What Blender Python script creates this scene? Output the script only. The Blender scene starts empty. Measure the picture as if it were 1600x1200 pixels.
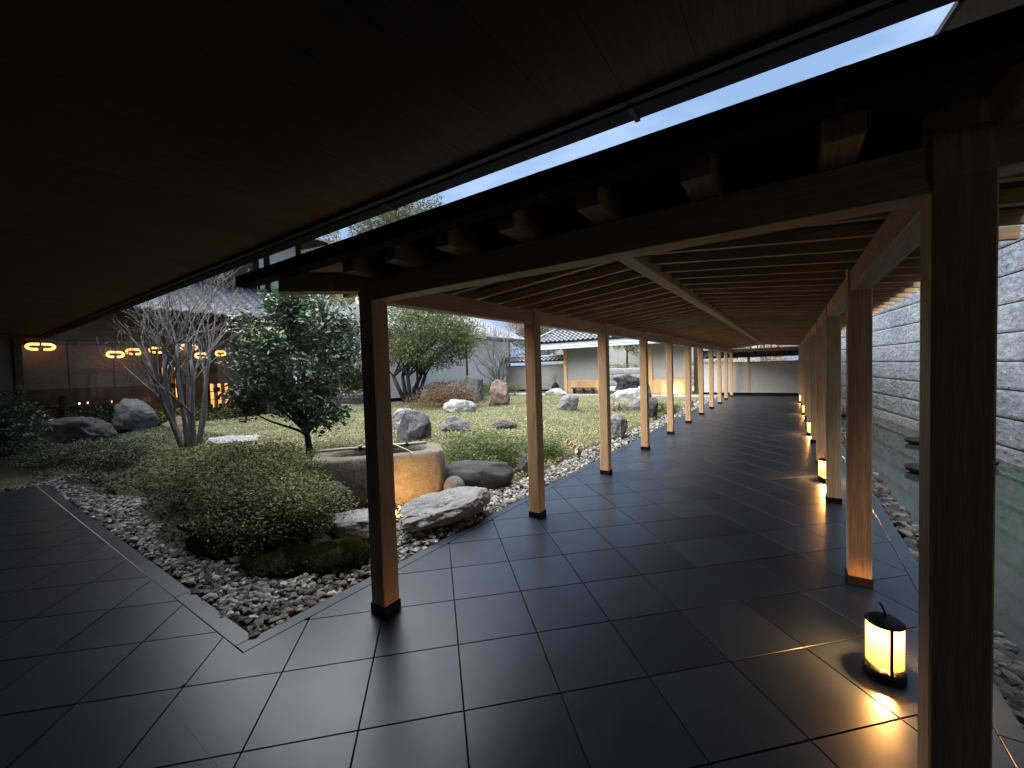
import bpy, math, random
import numpy as np
from mathutils import Vector, Matrix, noise

# ------------------------------------------------------------------ camera, sky, sun, exposure
SC = bpy.context.scene
COL = SC.collection
R = math.radians
CAM_H = 1.52

def camera():
    yaw, pitch, roll = R(-34.272), R(-2.074), R(-1.760)
    f = Vector((math.sin(yaw)*math.cos(pitch), math.cos(yaw)*math.cos(pitch), math.sin(pitch)))
    r = Vector((math.cos(yaw), -math.sin(yaw), 0)); u = r.cross(f)
    r2 = r*math.cos(roll) + u*math.sin(roll); u2 = -r*math.sin(roll) + u*math.cos(roll)
    cd = bpy.data.cameras.new('camera'); cd.sensor_width = 36; cd.lens = 636.14/1600*36
    cd.clip_start = .05; cd.clip_end = 2000
    co = bpy.data.objects.new('camera', cd); COL.objects.link(co)
    M = Matrix((r2, u2, -f)).transposed().to_4x4(); M.translation = (0, 0, CAM_H)
    co.matrix_world = M; SC.camera = co
camera()

SUN_AZ, SUN_EL = R(-118), R(58)     # azimuth measured from +Y towards +X
w = bpy.data.worlds.new('World'); SC.world = w; w.use_nodes = True
nt = w.node_tree; bg = nt.nodes['Background']
sky = nt.nodes.new('ShaderNodeTexSky'); sky.sky_type = 'NISHITA'; sky.sun_disc = False
sky.sun_elevation = SUN_EL; sky.sun_rotation = SUN_AZ; sky.dust_density = 2.5; sky.air_density = 1.2; sky.ozone_density = 2.0
tc = nt.nodes.new('ShaderNodeTexCoord'); nz = nt.nodes.new('ShaderNodeTexNoise'); nz.inputs['Scale'].default_value = 5; nz.inputs['Detail'].default_value = 5
mp = nt.nodes.new('ShaderNodeMapping'); mp.inputs['Scale'].default_value = (1, 1, 3)
rp = nt.nodes.new('ShaderNodeValToRGB'); rp.color_ramp.elements[0].position = .35; rp.color_ramp.elements[1].position = .75
rp.color_ramp.elements[0].color = (.955, .955, .955, 1); rp.color_ramp.elements[1].color = (.99, .99, .99, 1)
mx = nt.nodes.new('ShaderNodeMix'); mx.data_type = 'RGBA'; mx.inputs['B'].default_value = (.74, 1.16, 1.86, 1)   # even dusk overcast
nt.links.new(tc.outputs['Generated'], mp.inputs['Vector']); nt.links.new(mp.outputs['Vector'], nz.inputs['Vector'])
m2 = nt.nodes.new('ShaderNodeMix'); m2.data_type = 'RGBA'; m2.inputs['A'].default_value = (.50, .78, 1.28, 1); m2.inputs['B'].default_value = (.78, 1.08, 1.60, 1)
r9 = nt.nodes.new('ShaderNodeValToRGB'); r9.color_ramp.elements[0].position = .38; r9.color_ramp.elements[1].position = .64
nt.links.new(nz.outputs['Fac'], r9.inputs['Fac']); nt.links.new(r9.outputs['Color'], m2.inputs['Factor']); nt.links.new(m2.outputs['Result'], mx.inputs['B'])
nt.links.new(nz.outputs['Fac'], rp.inputs['Fac']); nt.links.new(rp.outputs['Color'], mx.inputs['Factor'])
nt.links.new(sky.outputs['Color'], mx.inputs['A']); nt.links.new(mx.outputs['Result'], bg.inputs['Color'])
bg.inputs['Strength'].default_value = .05
sd = bpy.data.lights.new('sun', 'SUN'); sd.energy = 1.5; sd.angle = R(104); sd.color = (1.0, .98, .955)
so = bpy.data.objects.new('sun', sd); COL.objects.link(so)
so.rotation_euler = Vector((math.sin(SUN_AZ)*math.cos(SUN_EL), math.cos(SUN_AZ)*math.cos(SUN_EL), math.sin(SUN_EL))).to_track_quat('Z', 'Y').to_euler()
so.location = (-6, 8, 20)
vs = SC.view_settings; vs.view_transform = 'Standard'; vs.look = 'None'; vs.gamma = 1; vs.exposure = 3.65; vs.use_curve_mapping = False
SC.render.engine = 'CYCLES'; cy = SC.cycles
cy.use_denoising = True
try: cy.denoiser = 'OPENIMAGEDENOISE'; cy.denoising_input_passes = 'RGB_ALBEDO_NORMAL'
except Exception: pass
cy.max_bounces = 8; cy.diffuse_bounces = 6; cy.glossy_bounces = 4; cy.transmission_bounces = 6; cy.transparent_max_bounces = 12
cy.caustics_reflective = False; cy.caustics_refractive = False; cy.sample_clamp_indirect = 6

# ------------------------------------------------------------------ helpers
ORG = {}
rnd = random.Random(7)
def link(o): COL.objects.link(o); return o
def tag(o, label=None, cat=None, group=None, kind=None):
    if label: o['label'] = label
    if cat: o['category'] = cat
    if group: o['group'] = group
    if kind: o['kind'] = kind
    return o
def thing(name, label, cat, loc, group=None, kind=None):
    o = bpy.data.objects.new(name, None); o.empty_display_size = .1; link(o); o.location = loc
    ORG[o.name] = Vector(loc)
    return tag(o, label, cat, group, kind)

class MB:
    def __init__(s): s.v = []; s.f = []
    def add(s, v, f):
        b = len(s.v); s.v += [tuple(p) for p in v]; s.f += [tuple(i+b for i in q) for q in f]; return s
    def box(s, x0, x1, y0, y1, z0, z1):
        return s.add([(x0,y0,z0),(x1,y0,z0),(x1,y1,z0),(x0,y1,z0),(x0,y0,z1),(x1,y0,z1),(x1,y1,z1),(x0,y1,z1)],
                     [(0,3,2,1),(4,5,6,7),(0,1,5,4),(1,2,6,5),(2,3,7,6),(3,0,4,7)])
    def bbox(s, x0, x1, y0, y1, z0, z1, b=.006):
        # box with chamfered vertical and horizontal edges (hull of three rings)
        def ring(i, z): return [(x0+i,y0,z),(x1-i,y0,z),(x1,y0+i,z),(x1,y1-i,z),(x1-i,y1,z),(x0+i,y1,z),(x0,y1-i,z),(x0,y0+i,z)]
        def inner(z): return [(x0+b,y0+b,z),(x1-b,y0+b,z),(x1-b,y0+b,z),(x1-b,y1-b,z),(x1-b,y1-b,z),(x0+b,y1-b,z),(x0+b,y1-b,z),(x0+b,y0+b,z)]
        V = inner(z0)+ring(b, z0+b)+ring(b, z1-b)+inner(z1)
        F = []
        for k in range(3):
            for i in range(8):
                j = (i+1) % 8; F.append((k*8+i, k*8+j, k*8+8+j, k*8+8+i))
        F.append((1,0,6,4)); F.append((24,26,28,30))
        return s.add(V, F)
    def beam(s, p, q, wd, ht, up=(0,0,1)):
        p = Vector(p); q = Vector(q); d = (q-p).normalized(); u = Vector(up); sd_ = d.cross(u).normalized(); u = sd_.cross(d)
        V = [e + sd_*a*wd/2 + u*b*ht/2 for e in (p, q) for a, b in ((-1,-1),(1,-1),(1,1),(-1,1))]
        return s.add(V, [(0,1,2,3),(7,6,5,4),(0,4,5,1),(1,5,6,2),(2,6,7,3),(3,7,4,0)])
    def tube(s, pts, rad, n=6, cap=True):
        pts = [Vector(p) for p in pts]; V = []; prev = None
        for i, p in enumerate(pts):
            d = (pts[min(i+1, len(pts)-1)] - pts[max(i-1, 0)]).normalized()
            if prev is None:
                a = Vector((0,0,1)) if abs(d.z) < .9 else Vector((1,0,0)); u = d.cross(a).normalized()
            else: u = (prev - d*prev.dot(d)).normalized()
            prev = u; v = d.cross(u); r = rad[i] if hasattr(rad, '__len__') else rad
            V += [p + (u*math.cos(2*math.pi*k/n) + v*math.sin(2*math.pi*k/n))*r for k in range(n)]
        F = [(i*n+k, i*n+(k+1) % n, (i+1)*n+(k+1) % n, (i+1)*n+k) for i in range(len(pts)-1) for k in range(n)]
        if cap: F += [tuple(range(n-1, -1, -1)), tuple((len(pts)-1)*n+k for k in range(n))]
        return s.add(V, F)
    def lathe(s, prof, c=(0,0,0), n=24, a0=0, a1=2*math.pi):
        full = abs(a1-a0-2*math.pi) < 1e-6; m = n if full else n+1; V = []
        for r, z in prof: V += [(c[0]+r*math.cos(a0+(a1-a0)*k/n), c[1]+r*math.sin(a0+(a1-a0)*k/n), c[2]+z) for k in range(m)]
        F = [(i*m+k, i*m+(k+1) % m, (i+1)*m+(k+1) % m, (i+1)*m+k) for i in range(len(prof)-1) for k in range(n)]
        return s.add(V, F)
    def poly(s, pts, z0, z1):
        n = len(pts); V = [(x,y,z0) for x,y in pts]+[(x,y,z1) for x,y in pts]
        return s.add(V, [tuple(range(n-1,-1,-1)), tuple(range(n,2*n))]+[(i,(i+1)%n,n+(i+1)%n,n+i) for i in range(n)])

def mk(name, v, f, mat, smooth=False):
    me = bpy.data.meshes.new(name); me.from_pydata(v if isinstance(v, list) else v.tolist(), [], f if isinstance(f, list) else f.tolist())
    if mat: me.materials.append(mat)
    if smooth: me.polygons.foreach_set('use_smooth', [True]*len(me.polygons))
    me.update(); return me
def part(name, mb, mat, parent=None, smooth=False):
    """mesh given in world coordinates; becomes a child of parent"""
    o = ORG[parent.name] if parent else Vector((0,0,0))
    v = mb.v if isinstance(mb, MB) else mb[0]; f = mb.f if isinstance(mb, MB) else mb[1]
    v = (np.array(v, dtype=float).reshape(-1, 3) - np.array(o))
    ob = bpy.data.objects.new(name, mk(name, v, f, mat, smooth)); link(ob)
    if parent: ob.parent = parent
    ORG[ob.name] = o.copy()
    return ob
def solo(name, mb, mat, label, cat, loc, group=None, smooth=False, kind=None):
    """a thing that is one mesh; vertices in world coordinates, origin at loc"""
    v = mb.v if isinstance(mb, MB) else mb[0]; f = mb.f if isinstance(mb, MB) else mb[1]
    v = np.array(v, dtype=float).reshape(-1, 3) - np.array(loc)
    ob = bpy.data.objects.new(name, mk(name, v, f, mat, smooth)); link(ob); ob.location = loc; ORG[ob.name] = Vector(loc)
    return tag(ob, label, cat, group, kind)
def inst(name, me, parent, loc, rot=None, scale=None):
    ob = bpy.data.objects.new(name, me); link(ob)
    ob.location = Vector(loc) - (ORG[parent.name] if parent else Vector((0,0,0)))
    if rot is not None: ob.rotation_euler = rot
    if scale is not None: ob.scale = scale
    if parent: ob.parent = parent
    ORG[ob.name] = Vector(loc)
    return ob
def struct(name, mb, mat, smooth=False):
    ob = part(name, mb, mat, None, smooth); ob['kind'] = 'structure'; return ob

# ------------------------------------------------------------------ materials
def base(name, col=(.5,.5,.5), rough=.6, spec=.5, metal=0):
    m = bpy.data.materials.new(name); m.use_nodes = True; b = m.node_tree.nodes['Principled BSDF']
    b.inputs['Base Color'].default_value = (*col, 1); b.inputs['Roughness'].default_value = rough
    b.inputs['Metallic'].default_value = metal; b.inputs['Specular IOR Level'].default_value = spec
    return m, m.node_tree, b
def noise_tex(nt, scale, detail=6, rough=.6, vec_scale=(1,1,1), coord='Object'):
    t = nt.nodes.new('ShaderNodeTexCoord'); mp = nt.nodes.new('ShaderNodeMapping'); mp.inputs['Scale'].default_value = vec_scale
    n = nt.nodes.new('ShaderNodeTexNoise'); n.inputs['Scale'].default_value = scale; n.inputs['Detail'].default_value = detail; n.inputs['Roughness'].default_value = rough
    nt.links.new(t.outputs[coord], mp.inputs['Vector']); nt.links.new(mp.outputs['Vector'], n.inputs['Vector']); return n
def ramp(nt, src, stops):
    r = nt.nodes.new('ShaderNodeValToRGB'); e = r.color_ramp.elements
    while len(e) < len(stops): e.new(.5)
    for k, (p, c) in enumerate(stops): e[k].position = p; e[k].color = (*c, 1)
    nt.links.new(src, r.inputs['Fac']); return r
def bump(nt, b, src, strength, dist=.01):
    n = nt.nodes.new('ShaderNodeBump'); n.inputs['Strength'].default_value = strength; n.inputs['Distance'].default_value = dist
    nt.links.new(src, n.inputs['Height']); nt.links.new(n.outputs['Normal'], b.inputs['Normal'])
def mixc(nt, fac, a, b_, mode='MIX'):
    m = nt.nodes.new('ShaderNodeMix'); m.data_type = 'RGBA'; m.blend_type = mode
    if isinstance(fac, float): m.inputs['Factor'].default_value = fac
    else: nt.links.new(fac, m.inputs['Factor'])
    for s, v in (('A', a), ('B', b_)):
        if isinstance(v, tuple): m.inputs[s].default_value = (*v, 1)
        else: nt.links.new(v, m.inputs[s])
    return m.outputs['Result']
def rand_val(nt):
    oi = nt.nodes.new('ShaderNodeObjectInfo'); ge = nt.nodes.new('ShaderNodeNewGeometry')
    a = nt.nodes.new('ShaderNodeMath'); a.operation = 'ADD'; fr = nt.nodes.new('ShaderNodeMath'); fr.operation = 'FRACT'
    nt.links.new(oi.outputs['Random'], a.inputs[0]); nt.links.new(ge.outputs['Random Per Island'], a.inputs[1]); nt.links.new(a.outputs[0], fr.inputs[0])
    return fr.outputs[0]

def wood(name, axis, c0, c1, rough=.55, var=.25):
    m, nt, b = base(name, c0, rough, .15)
    sc = [14, 14, 14]; sc[axis] = .9
    n1 = noise_tex(nt, 3.0, 8, .65, tuple(sc)); r1 = ramp(nt, n1.outputs['Fac'], [(.3, c0), (.7, c1)])
    sc2 = [60, 60, 60]; sc2[axis] = 2
    n2 = noise_tex(nt, 3.0, 3, .5, tuple(sc2)); r2 = ramp(nt, n2.outputs['Fac'], [(.35, (.72,.72,.72)), (.6, (1,1,1))])
    rv = rand_val(nt); r3 = ramp(nt, rv, [(0, (1-var,)*3), (1, (1,1,1))])
    c = mixc(nt, 1.0, r1.outputs['Color'], r2.outputs['Color'], 'MULTIPLY'); c = mixc(nt, 1.0, c, r3.outputs['Color'], 'MULTIPLY')
    nt.links.new(c, b.inputs['Base Color']); bump(nt, b, n2.outputs['Fac'], .15, .002)
    return m
HC0, HC1 = (.60,.35,.17), (.78,.53,.30)
WX, WY, WZ = (wood('hinoki_'+'xyz'[a], a, HC0, HC1) for a in range(3))
WDX = wood('stained_wood_x', 0, (.10,.06,.035), (.17,.10,.06)); WDY = wood('stained_wood_y', 1, (.10,.06,.035), (.17,.10,.06))
WDZ = wood('stained_wood_z', 2, (.06,.04,.028), (.11,.07,.045))
def plain(name, col, rough=.6, spec=.5, metal=0, ns=0, amt=.25, bs=0, dist=.01, detail=6):
    m, nt, b = base(name, col, rough, spec, metal)
    if ns:
        n = noise_tex(nt, ns, detail); r = ramp(nt, n.outputs['Fac'], [(.3, tuple(c*(1-amt) for c in col)), (.7, tuple(min(1, c*(1+amt)) for c in col))])
        nt.links.new(r.outputs['Color'], b.inputs['Base Color'])
        if bs: bump(nt, b, n.outputs['Fac'], bs, dist)
    return m
M_gutter = plain('dark_metal', (.007,.008,.009), .75, .08, 0, 18, .4, .05)
M_black = plain('black_iron', (.005,.005,.006), .6, .15, 0, 30, .3)
M_plaster = plain('plaster', (.50,.485,.45), .9, .1, 0, 3, .07, .08, .004)
M_plaster_g = plain('grey_plaster', (.31,.30,.275), .9, .1, 0, 3, .08, .08, .004)
M_wallin = plain('dark_plaster', (.12,.10,.085), .9, .1, 0, 2, .12)
M_sub = plain('pavement_joint', (.020,.021,.022), .9, .1, 0, 40, .3)
M_concrete = plain('pale_paving', (.26,.27,.28), .8, .2, 0, 2.5, .12, .1, .004)
M_ground = plain('earth', (.10,.085,.06), .95, .1, 0, 1.5, .4, .2, .02)
M_roofg = plain('roof_sheet', (.07,.077,.085), .7, .15, .0, 6, .2)

def tile_mat():
    m, nt, b = base('slate_tile', (.05,.055,.062), .3, .30); b.inputs['Specular Tint'].default_value = (.74, .88, 1, 1)
    rv = rand_val(nt); r = ramp(nt, rv, [(0, (.015,.022,.033)), (1, (.025,.035,.050))])
    n = noise_tex(nt, 5, 7, .65); r2 = ramp(nt, n.outputs['Fac'], [(.3, (.8,.8,.8)), (.7, (1.1,1.1,1.1))])
    nt.links.new(mixc(nt, 1.0, r.outputs['Color'], r2.outputs['Color'], 'MULTIPLY'), b.inputs['Base Color'])
    n2 = noise_tex(nt, 3.2, 5, .6); mr = nt.nodes.new('ShaderNodeMapRange'); mr.inputs['From Min'].default_value = .3; mr.inputs['From Max'].default_value = .7
    mr.inputs['To Min'].default_value = .31; mr.inputs['To Max'].default_value = .37
    nt.links.new(n2.outputs['Fac'], mr.inputs['Value']); nt.links.new(mr.outputs['Result'], b.inputs['Roughness'])
    n3 = noise_tex(nt, 90, 4, .6); bump(nt, b, n3.outputs['Fac'], .02, .001)
    return m
M_tile = tile_mat()

def rock_mat(name, c0, c1, c2=None, scale=5, bs=.9, rough=.85):
    m, nt, b = base(name, c0, rough, .3)
    n = noise_tex(nt, scale, 10, .68); st = [(.32, c0), (.62, c1)]
    if c2: st.append((.74, c2))
    r = ramp(nt, n.outputs['Fac'], st)
    n2 = noise_tex(nt, scale*7, 6, .75); r2 = ramp(nt, n2.outputs['Fac'], [(.35, (.7,.7,.7)), (.65, (1.1,1.1,1.1))])
    nt.links.new(mixc(nt, 1.0, r.outputs['Color'], r2.outputs['Color'], 'MULTIPLY'), b.inputs['Base Color'])
    v = nt.nodes.new('ShaderNodeMath'); v.operation = 'ADD'; nt.links.new(n.outputs['Fac'], v.inputs[0]); nt.links.new(n2.outputs['Fac'], v.inputs[1])
    bump(nt, b, v.outputs[0], bs, .04); return m
RK = dict(
    grey=rock_mat('rock_grey', (.11,.11,.108), (.19,.19,.185), (.30,.30,.29)),
    pale=rock_mat('rock_pale', (.22,.22,.215), (.36,.36,.35), (.50,.50,.49)),
    purple=rock_mat('rock_purple', (.085,.078,.09), (.145,.132,.15), (.25,.235,.25)),
    brown=rock_mat('rock_brown', (.12,.09,.07), (.20,.16,.125), (.29,.25,.21)),
    red=rock_mat('rock_rust', (.14,.09,.07), (.24,.18,.145), (.38,.34,.29)),
    dark=rock_mat('rock_dark', (.032,.032,.034), (.065,.065,.068), (.11,.11,.11)),
    basin=rock_mat('basin_granite', (.17,.145,.11), (.30,.265,.205), (.42,.38,.31), 11, 1.0))
def gravel_mat(name, stops):
    m, nt, b = base(name, (.3,.3,.3), .8, .3)
    r = ramp(nt, rand_val(nt), stops)
    n = noise_tex(nt, 40, 6, .7); r2 = ramp(nt, n.outputs['Fac'], [(.3, (.75,.75,.75)), (.7, (1.1,1.1,1.1))])
    nt.links.new(mixc(nt, 1.0, r.outputs['Color'], r2.outputs['Color'], 'MULTIPLY'), b.inputs['Base Color']); bump(nt, b, n.outputs['Fac'], .5, .01)
    return m
M_gravel = gravel_mat('gravel_stone', [(0, (.05,.048,.045)), (.3, (.115,.106,.096)), (.6, (.20,.19,.172)), (.85, (.30,.285,.26)), (1, (.48,.465,.44))])
M_bank = gravel_mat('wet_stone', [(0, (.018,.018,.019)), (.4, (.045,.044,.043)), (.8, (.09,.087,.084)), (1, (.15,.145,.14))])
def leaf_mat(name, cols, rough=.45, trans=.25, spec=.45):
    m, nt, b = base(name, cols[0], rough, spec)
    r = ramp(nt, rand_val(nt), [(k/(len(cols)-1), c) for k, c in enumerate(cols)])
    nt.links.new(r.outputs['Color'], b.inputs['Base Color'])
    t = nt.nodes.new('ShaderNodeBsdfTranslucent'); nt.links.new(r.outputs['Color'], t.inputs['Color'])
    mx = nt.nodes.new('ShaderNodeMixShader'); mx.inputs['Fac'].default_value = trans
    nt.links.new(b.outputs['BSDF'], mx.inputs[1]); nt.links.new(t.outputs['BSDF'], mx.inputs[2])
    nt.links.new(mx.outputs['Shader'], nt.nodes['Material Output'].inputs['Surface']); return m
L_cam = leaf_mat('camellia_leaf', [(.04,.075,.034),(.068,.112,.055),(.11,.16,.085),(.055,.095,.052)], .38, .12, .4)
L_ever = leaf_mat('oak_leaf', [(.05,.085,.03),(.09,.13,.05),(.15,.19,.075),(.21,.24,.10)], .5, .25, .3)
L_pine = leaf_mat('far_leaf', [(.05,.065,.033),(.085,.10,.05),(.13,.13,.06)], .6, .25, .2)
L_yel = leaf_mat('yellow_green_leaf', [(.11,.12,.04),(.18,.165,.06),(.08,.10,.04)], .55, .3, .3)
L_aut = leaf_mat('autumn_leaf', [(.17,.085,.042),(.25,.14,.07),(.13,.10,.06)], .6, .3, .2)
L_azal = leaf_mat('azalea_leaf', [(.036,.052,.016),(.075,.095,.03),(.14,.152,.05),(.23,.225,.085)], .55, .18, .25)
L_azbr = leaf_mat('brown_azalea_leaf', [(.10,.06,.038),(.15,.09,.057),(.20,.14,.088),(.08,.075,.04)], .6, .2, .2)
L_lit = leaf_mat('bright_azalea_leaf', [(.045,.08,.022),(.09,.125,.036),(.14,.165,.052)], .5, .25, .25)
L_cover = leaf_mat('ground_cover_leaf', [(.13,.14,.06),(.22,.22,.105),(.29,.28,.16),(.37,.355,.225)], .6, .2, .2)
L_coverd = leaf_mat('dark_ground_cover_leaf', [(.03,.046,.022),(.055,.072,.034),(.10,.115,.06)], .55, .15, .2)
L_moss = leaf_mat('moss_blade', [(.016,.028,.006),(.035,.05,.011),(.06,.078,.02)], .8, .15, .1)
L_nand = leaf_mat('pale_shrub_leaf', [(.10,.105,.03),(.18,.175,.06),(.26,.24,.10)], .5, .25, .3)
M_bark = rock_mat('bark_dark', (.035,.03,.025), (.08,.068,.055), None, 14, .5)
M_barkg = rock_mat('bark_grey', (.11,.105,.10), (.20,.192,.185), None, 12, .4)
M_soil = rock_mat('moss_soil', (.02,.022,.010), (.042,.046,.02), (.065,.06,.035), 2.2, .5)
def lawn_mat():
    m, nt, b = base('lawn_base', (.2,.2,.1), .9, .1)
    n = noise_tex(nt, .9, 8, .7); r = ramp(nt, n.outputs['Fac'], [(.3, (.06,.066,.028)), (.5, (.12,.12,.06)), (.7, (.19,.18,.105))])
    n2 = noise_tex(nt, 30, 5, .7); r2 = ramp(nt, n2.outputs['Fac'], [(.3, (.5,.5,.5)), (.7, (1.2,1.2,1.2))])
    nt.links.new(mixc(nt, 1.0, r.outputs['Color'], r2.outputs['Color'], 'MULTIPLY'), b.inputs['Base Color']); bump(nt, b, n2.outputs['Fac'], 1, .04); return m
M_lawn = lawn_mat()
def emis(name, col, s):
    m = bpy.data.materials.new(name); m.use_nodes = True; nt = m.node_tree; nt.nodes.remove(nt.nodes['Principled BSDF'])
    e = nt.nodes.new('ShaderNodeEmission'); e.inputs['Color'].default_value = (*col, 1); e.inputs['Strength'].default_value = s
    nt.links.new(e.outputs[0], nt.nodes['Material Output'].inputs['Surface']); return m
def water_mat(name, col, rough, sc, st):
    m, nt, b = base(name, col, rough, .5); b.inputs['IOR'].default_value = 1.33
    n = noise_tex(nt, sc, 3, .5, (1, .5, 1)); bump(nt, b, n.outputs['Fac'], st, .02); return m
M_water = water_mat('pond_water', (.013,.022,.017), .04, 22, .03)
M_basinw = water_mat('basin_water', (.006,.008,.007), .03, 6, .05)
def glass_mat():
    m, nt, b = base('window_glass', (.8,.8,.8), .02); nt.nodes.remove(b)
    t = nt.nodes.new('ShaderNodeBsdfTransparent'); t.inputs['Color'].default_value = (.86,.84,.82, 1)
    g = nt.nodes.new('ShaderNodeBsdfGlossy'); g.inputs['Roughness'].default_value = .02
    fr = nt.nodes.new('ShaderNodeFresnel'); fr.inputs['IOR'].default_value = 1.45; mx = nt.nodes.new('ShaderNodeMixShader')
    nt.links.new(fr.outputs[0], mx.inputs['Fac']); nt.links.new(t.outputs[0], mx.inputs[1]); nt.links.new(g.outputs[0], mx.inputs[2])
    nt.links.new(mx.outputs[0], nt.nodes['Material Output'].inputs['Surface']); return m
M_glass = glass_mat()

# ------------------------------------------------------------------ vegetation and rock generators
def leaves(P, size, seed, aspect=.45, up=.5, six=False, dirs=None):
    """one rhombic (or six-cornered, folded) leaf at each point; returns verts, faces"""
    g = np.random.default_rng(seed); P = np.asarray(P, float); n = len(P)
    d = g.normal(size=(n, 3)); d[:, 2] *= .6
    if dirs is not None: d = d*.7 + dirs
    d /= np.linalg.norm(d, axis=1, keepdims=True)
    nn = g.normal(size=(n, 3)); nn[:, 2] = np.abs(nn[:, 2]) + up*3
    s = np.cross(d, nn); s /= np.linalg.norm(s, axis=1, keepdims=True)+1e-9; nm = np.cross(s, d)
    L = (size*(.65+.7*g.random(n)))[:, None]; W = L*aspect
    if six:
        V = np.stack([P-d*L/2, P-d*L*.15+s*W*.5+nm*W*.16, P+d*L*.2+s*W*.42+nm*W*.14, P+d*L/2-nm*W*.15, P+d*L*.2-s*W*.42+nm*W*.14, P-d*L*.15-s*W*.5+nm*W*.16], 1).reshape(-1, 3)
        b = np.arange(n)[:, None]*6
        F = (b + np.array([[0,1,2,3]])).tolist() + (b + np.array([[0,3,4,5]])).tolist()
    else:
        V = np.stack([P-d*L/2, P+s*W/2+nm*W*.15, P+d*L/2, P-s*W/2+nm*W*.15], 1).reshape(-1, 3)
        F = (np.arange(n)[:, None]*4 + np.array([[0,1,2,3]])).tolist()
    return V.tolist(), F
def blades(P, h, seed, w_=.25):
    g = np.random.default_rng(seed); P = np.asarray(P, float); n = len(P); a = g.random(n)*6.283
    d = np.stack([np.cos(a), np.sin(a), np.zeros(n)], 1); H = (h*(.5+g.random(n)))[:, None]
    lean = g.normal(size=(n, 3))*.45; lean[:, 2] = 1
    V = np.stack([P-d*H*w_/2, P+d*H*w_/2, P+lean*H], 1).reshape(-1, 3)
    return V.tolist(), (np.arange(n)[:, None]*3+np.array([[0,1,2]])).tolist()
def clump_points(n, blobs, seed, shell=.55):
    """points in a set of ellipsoid clumps (cx,cy,cz,rx,ry,rz), denser near the skin"""
    g = np.random.default_rng(seed); B = np.array(blobs, float); wgt = (B[:, 3]*B[:, 4]*B[:, 5])**.67; wgt /= wgt.sum()
    k = g.choice(len(B), n, p=wgt); v = g.normal(size=(n, 3)); v /= np.linalg.norm(v, axis=1, keepdims=True)
    r = shell + (1-shell)*g.random(n)**.6; r *= 1 + .12*g.normal(size=n)
    return B[k, :3] + v*B[k, 3:]*r[:, None]
def crown_blobs(c, rad, n, seed, size=(.28,.5), flat=.75):
    r = random.Random(seed); out = []
    for _ in range(n):
        while True:
            p = Vector((r.uniform(-1,1), r.uniform(-1,1), r.uniform(-1,1)))
            if .35 < p.length < 1: break
        s = r.uniform(*size); out.append((c[0]+p.x*rad[0]*(1-s*.5), c[1]+p.y*rad[1]*(1-s*.5), c[2]+p.z*rad[2]*(1-s*.5), rad[0]*s, rad[1]*s, rad[2]*s*flat))
    return out
def branches(mb, p, d, length, rad, depth, r, spread=.5, up=.15, tips=None, kids=(2,3), shrink=.72, seg=4, wob=.12, minr=.0025):
    p = Vector(p); d = Vector(d).normalized(); pts = [p.copy()]; rads = [rad]
    end = rad*(.62 if depth else .35)
    for i in range(seg):
        d = (d + Vector((r.gauss(0, wob), r.gauss(0, wob), r.gauss(0, wob)*.6+up*.3))).normalized()
        p = p + d*length/seg; pts.append(p.copy()); rads.append(max(minr, rad+(end-rad)*(i+1)/seg))
    mb.tube(pts, rads, 7 if rad > .03 else (5 if rad > .012 else 3), cap=depth == 0)
    if depth == 0:
        if tips is not None: tips.append((pts[-1], d)); tips.append((pts[-2], d))
        return
    if tips is not None and depth <= 1: tips.append((pts[-2], d))
    n = r.randint(*kids)
    for k in range(n):
        at = pts[-1] if k == 0 else pts[r.randint(max(1, seg-3), seg)]
        a = Vector((r.gauss(0,1), r.gauss(0,1), r.gauss(0,.6))); a = (a - d*a.dot(d)).normalized()
        nd = (d + a*(spread*(.35 if k == 0 else r.uniform(.7, 1.2))) + Vector((0,0,up))).normalized()
        branches(mb, at, nd, length*shrink*r.uniform(.8, 1.15), end*(1 if k == 0 else .8), depth-1, r, spread, up, tips, kids, shrink, seg, wob, minr)

_ico = {}
def ico(sub):
    if sub in _ico: return _ico[sub]
    t = (1+5**.5)/2
    V = [Vector(v).normalized() for v in [(-1,t,0),(1,t,0),(-1,-t,0),(1,-t,0),(0,-1,t),(0,1,t),(0,-1,-t),(0,1,-t),(t,0,-1),(t,0,1),(-t,0,-1),(-t,0,1)]]
    F = [(0,11,5),(0,5,1),(0,1,7),(0,7,10),(0,10,11),(1,5,9),(5,11,4),(11,10,2),(10,7,6),(7,1,8),(3,9,4),(3,4,2),(3,2,6),(3,6,8),(3,8,9),(4,9,5),(2,4,11),(6,2,10),(8,6,7),(9,8,1)]
    for _ in range(sub):
        c = {}; nf = []
        def mid(a, b):
            k = (min(a,b), max(a,b))
            if k not in c: V.append(((V[a]+V[b])/2).normalized()); c[k] = len(V)-1
            return c[k]
        for a, b, d in F:
            x, y, z = mid(a,b), mid(b,d), mid(d,a); nf += [(a,x,z),(b,y,x),(d,z,y),(x,y,z)]
        F = nf
    _ico[sub] = (V, F); return _ico[sub]
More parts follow.
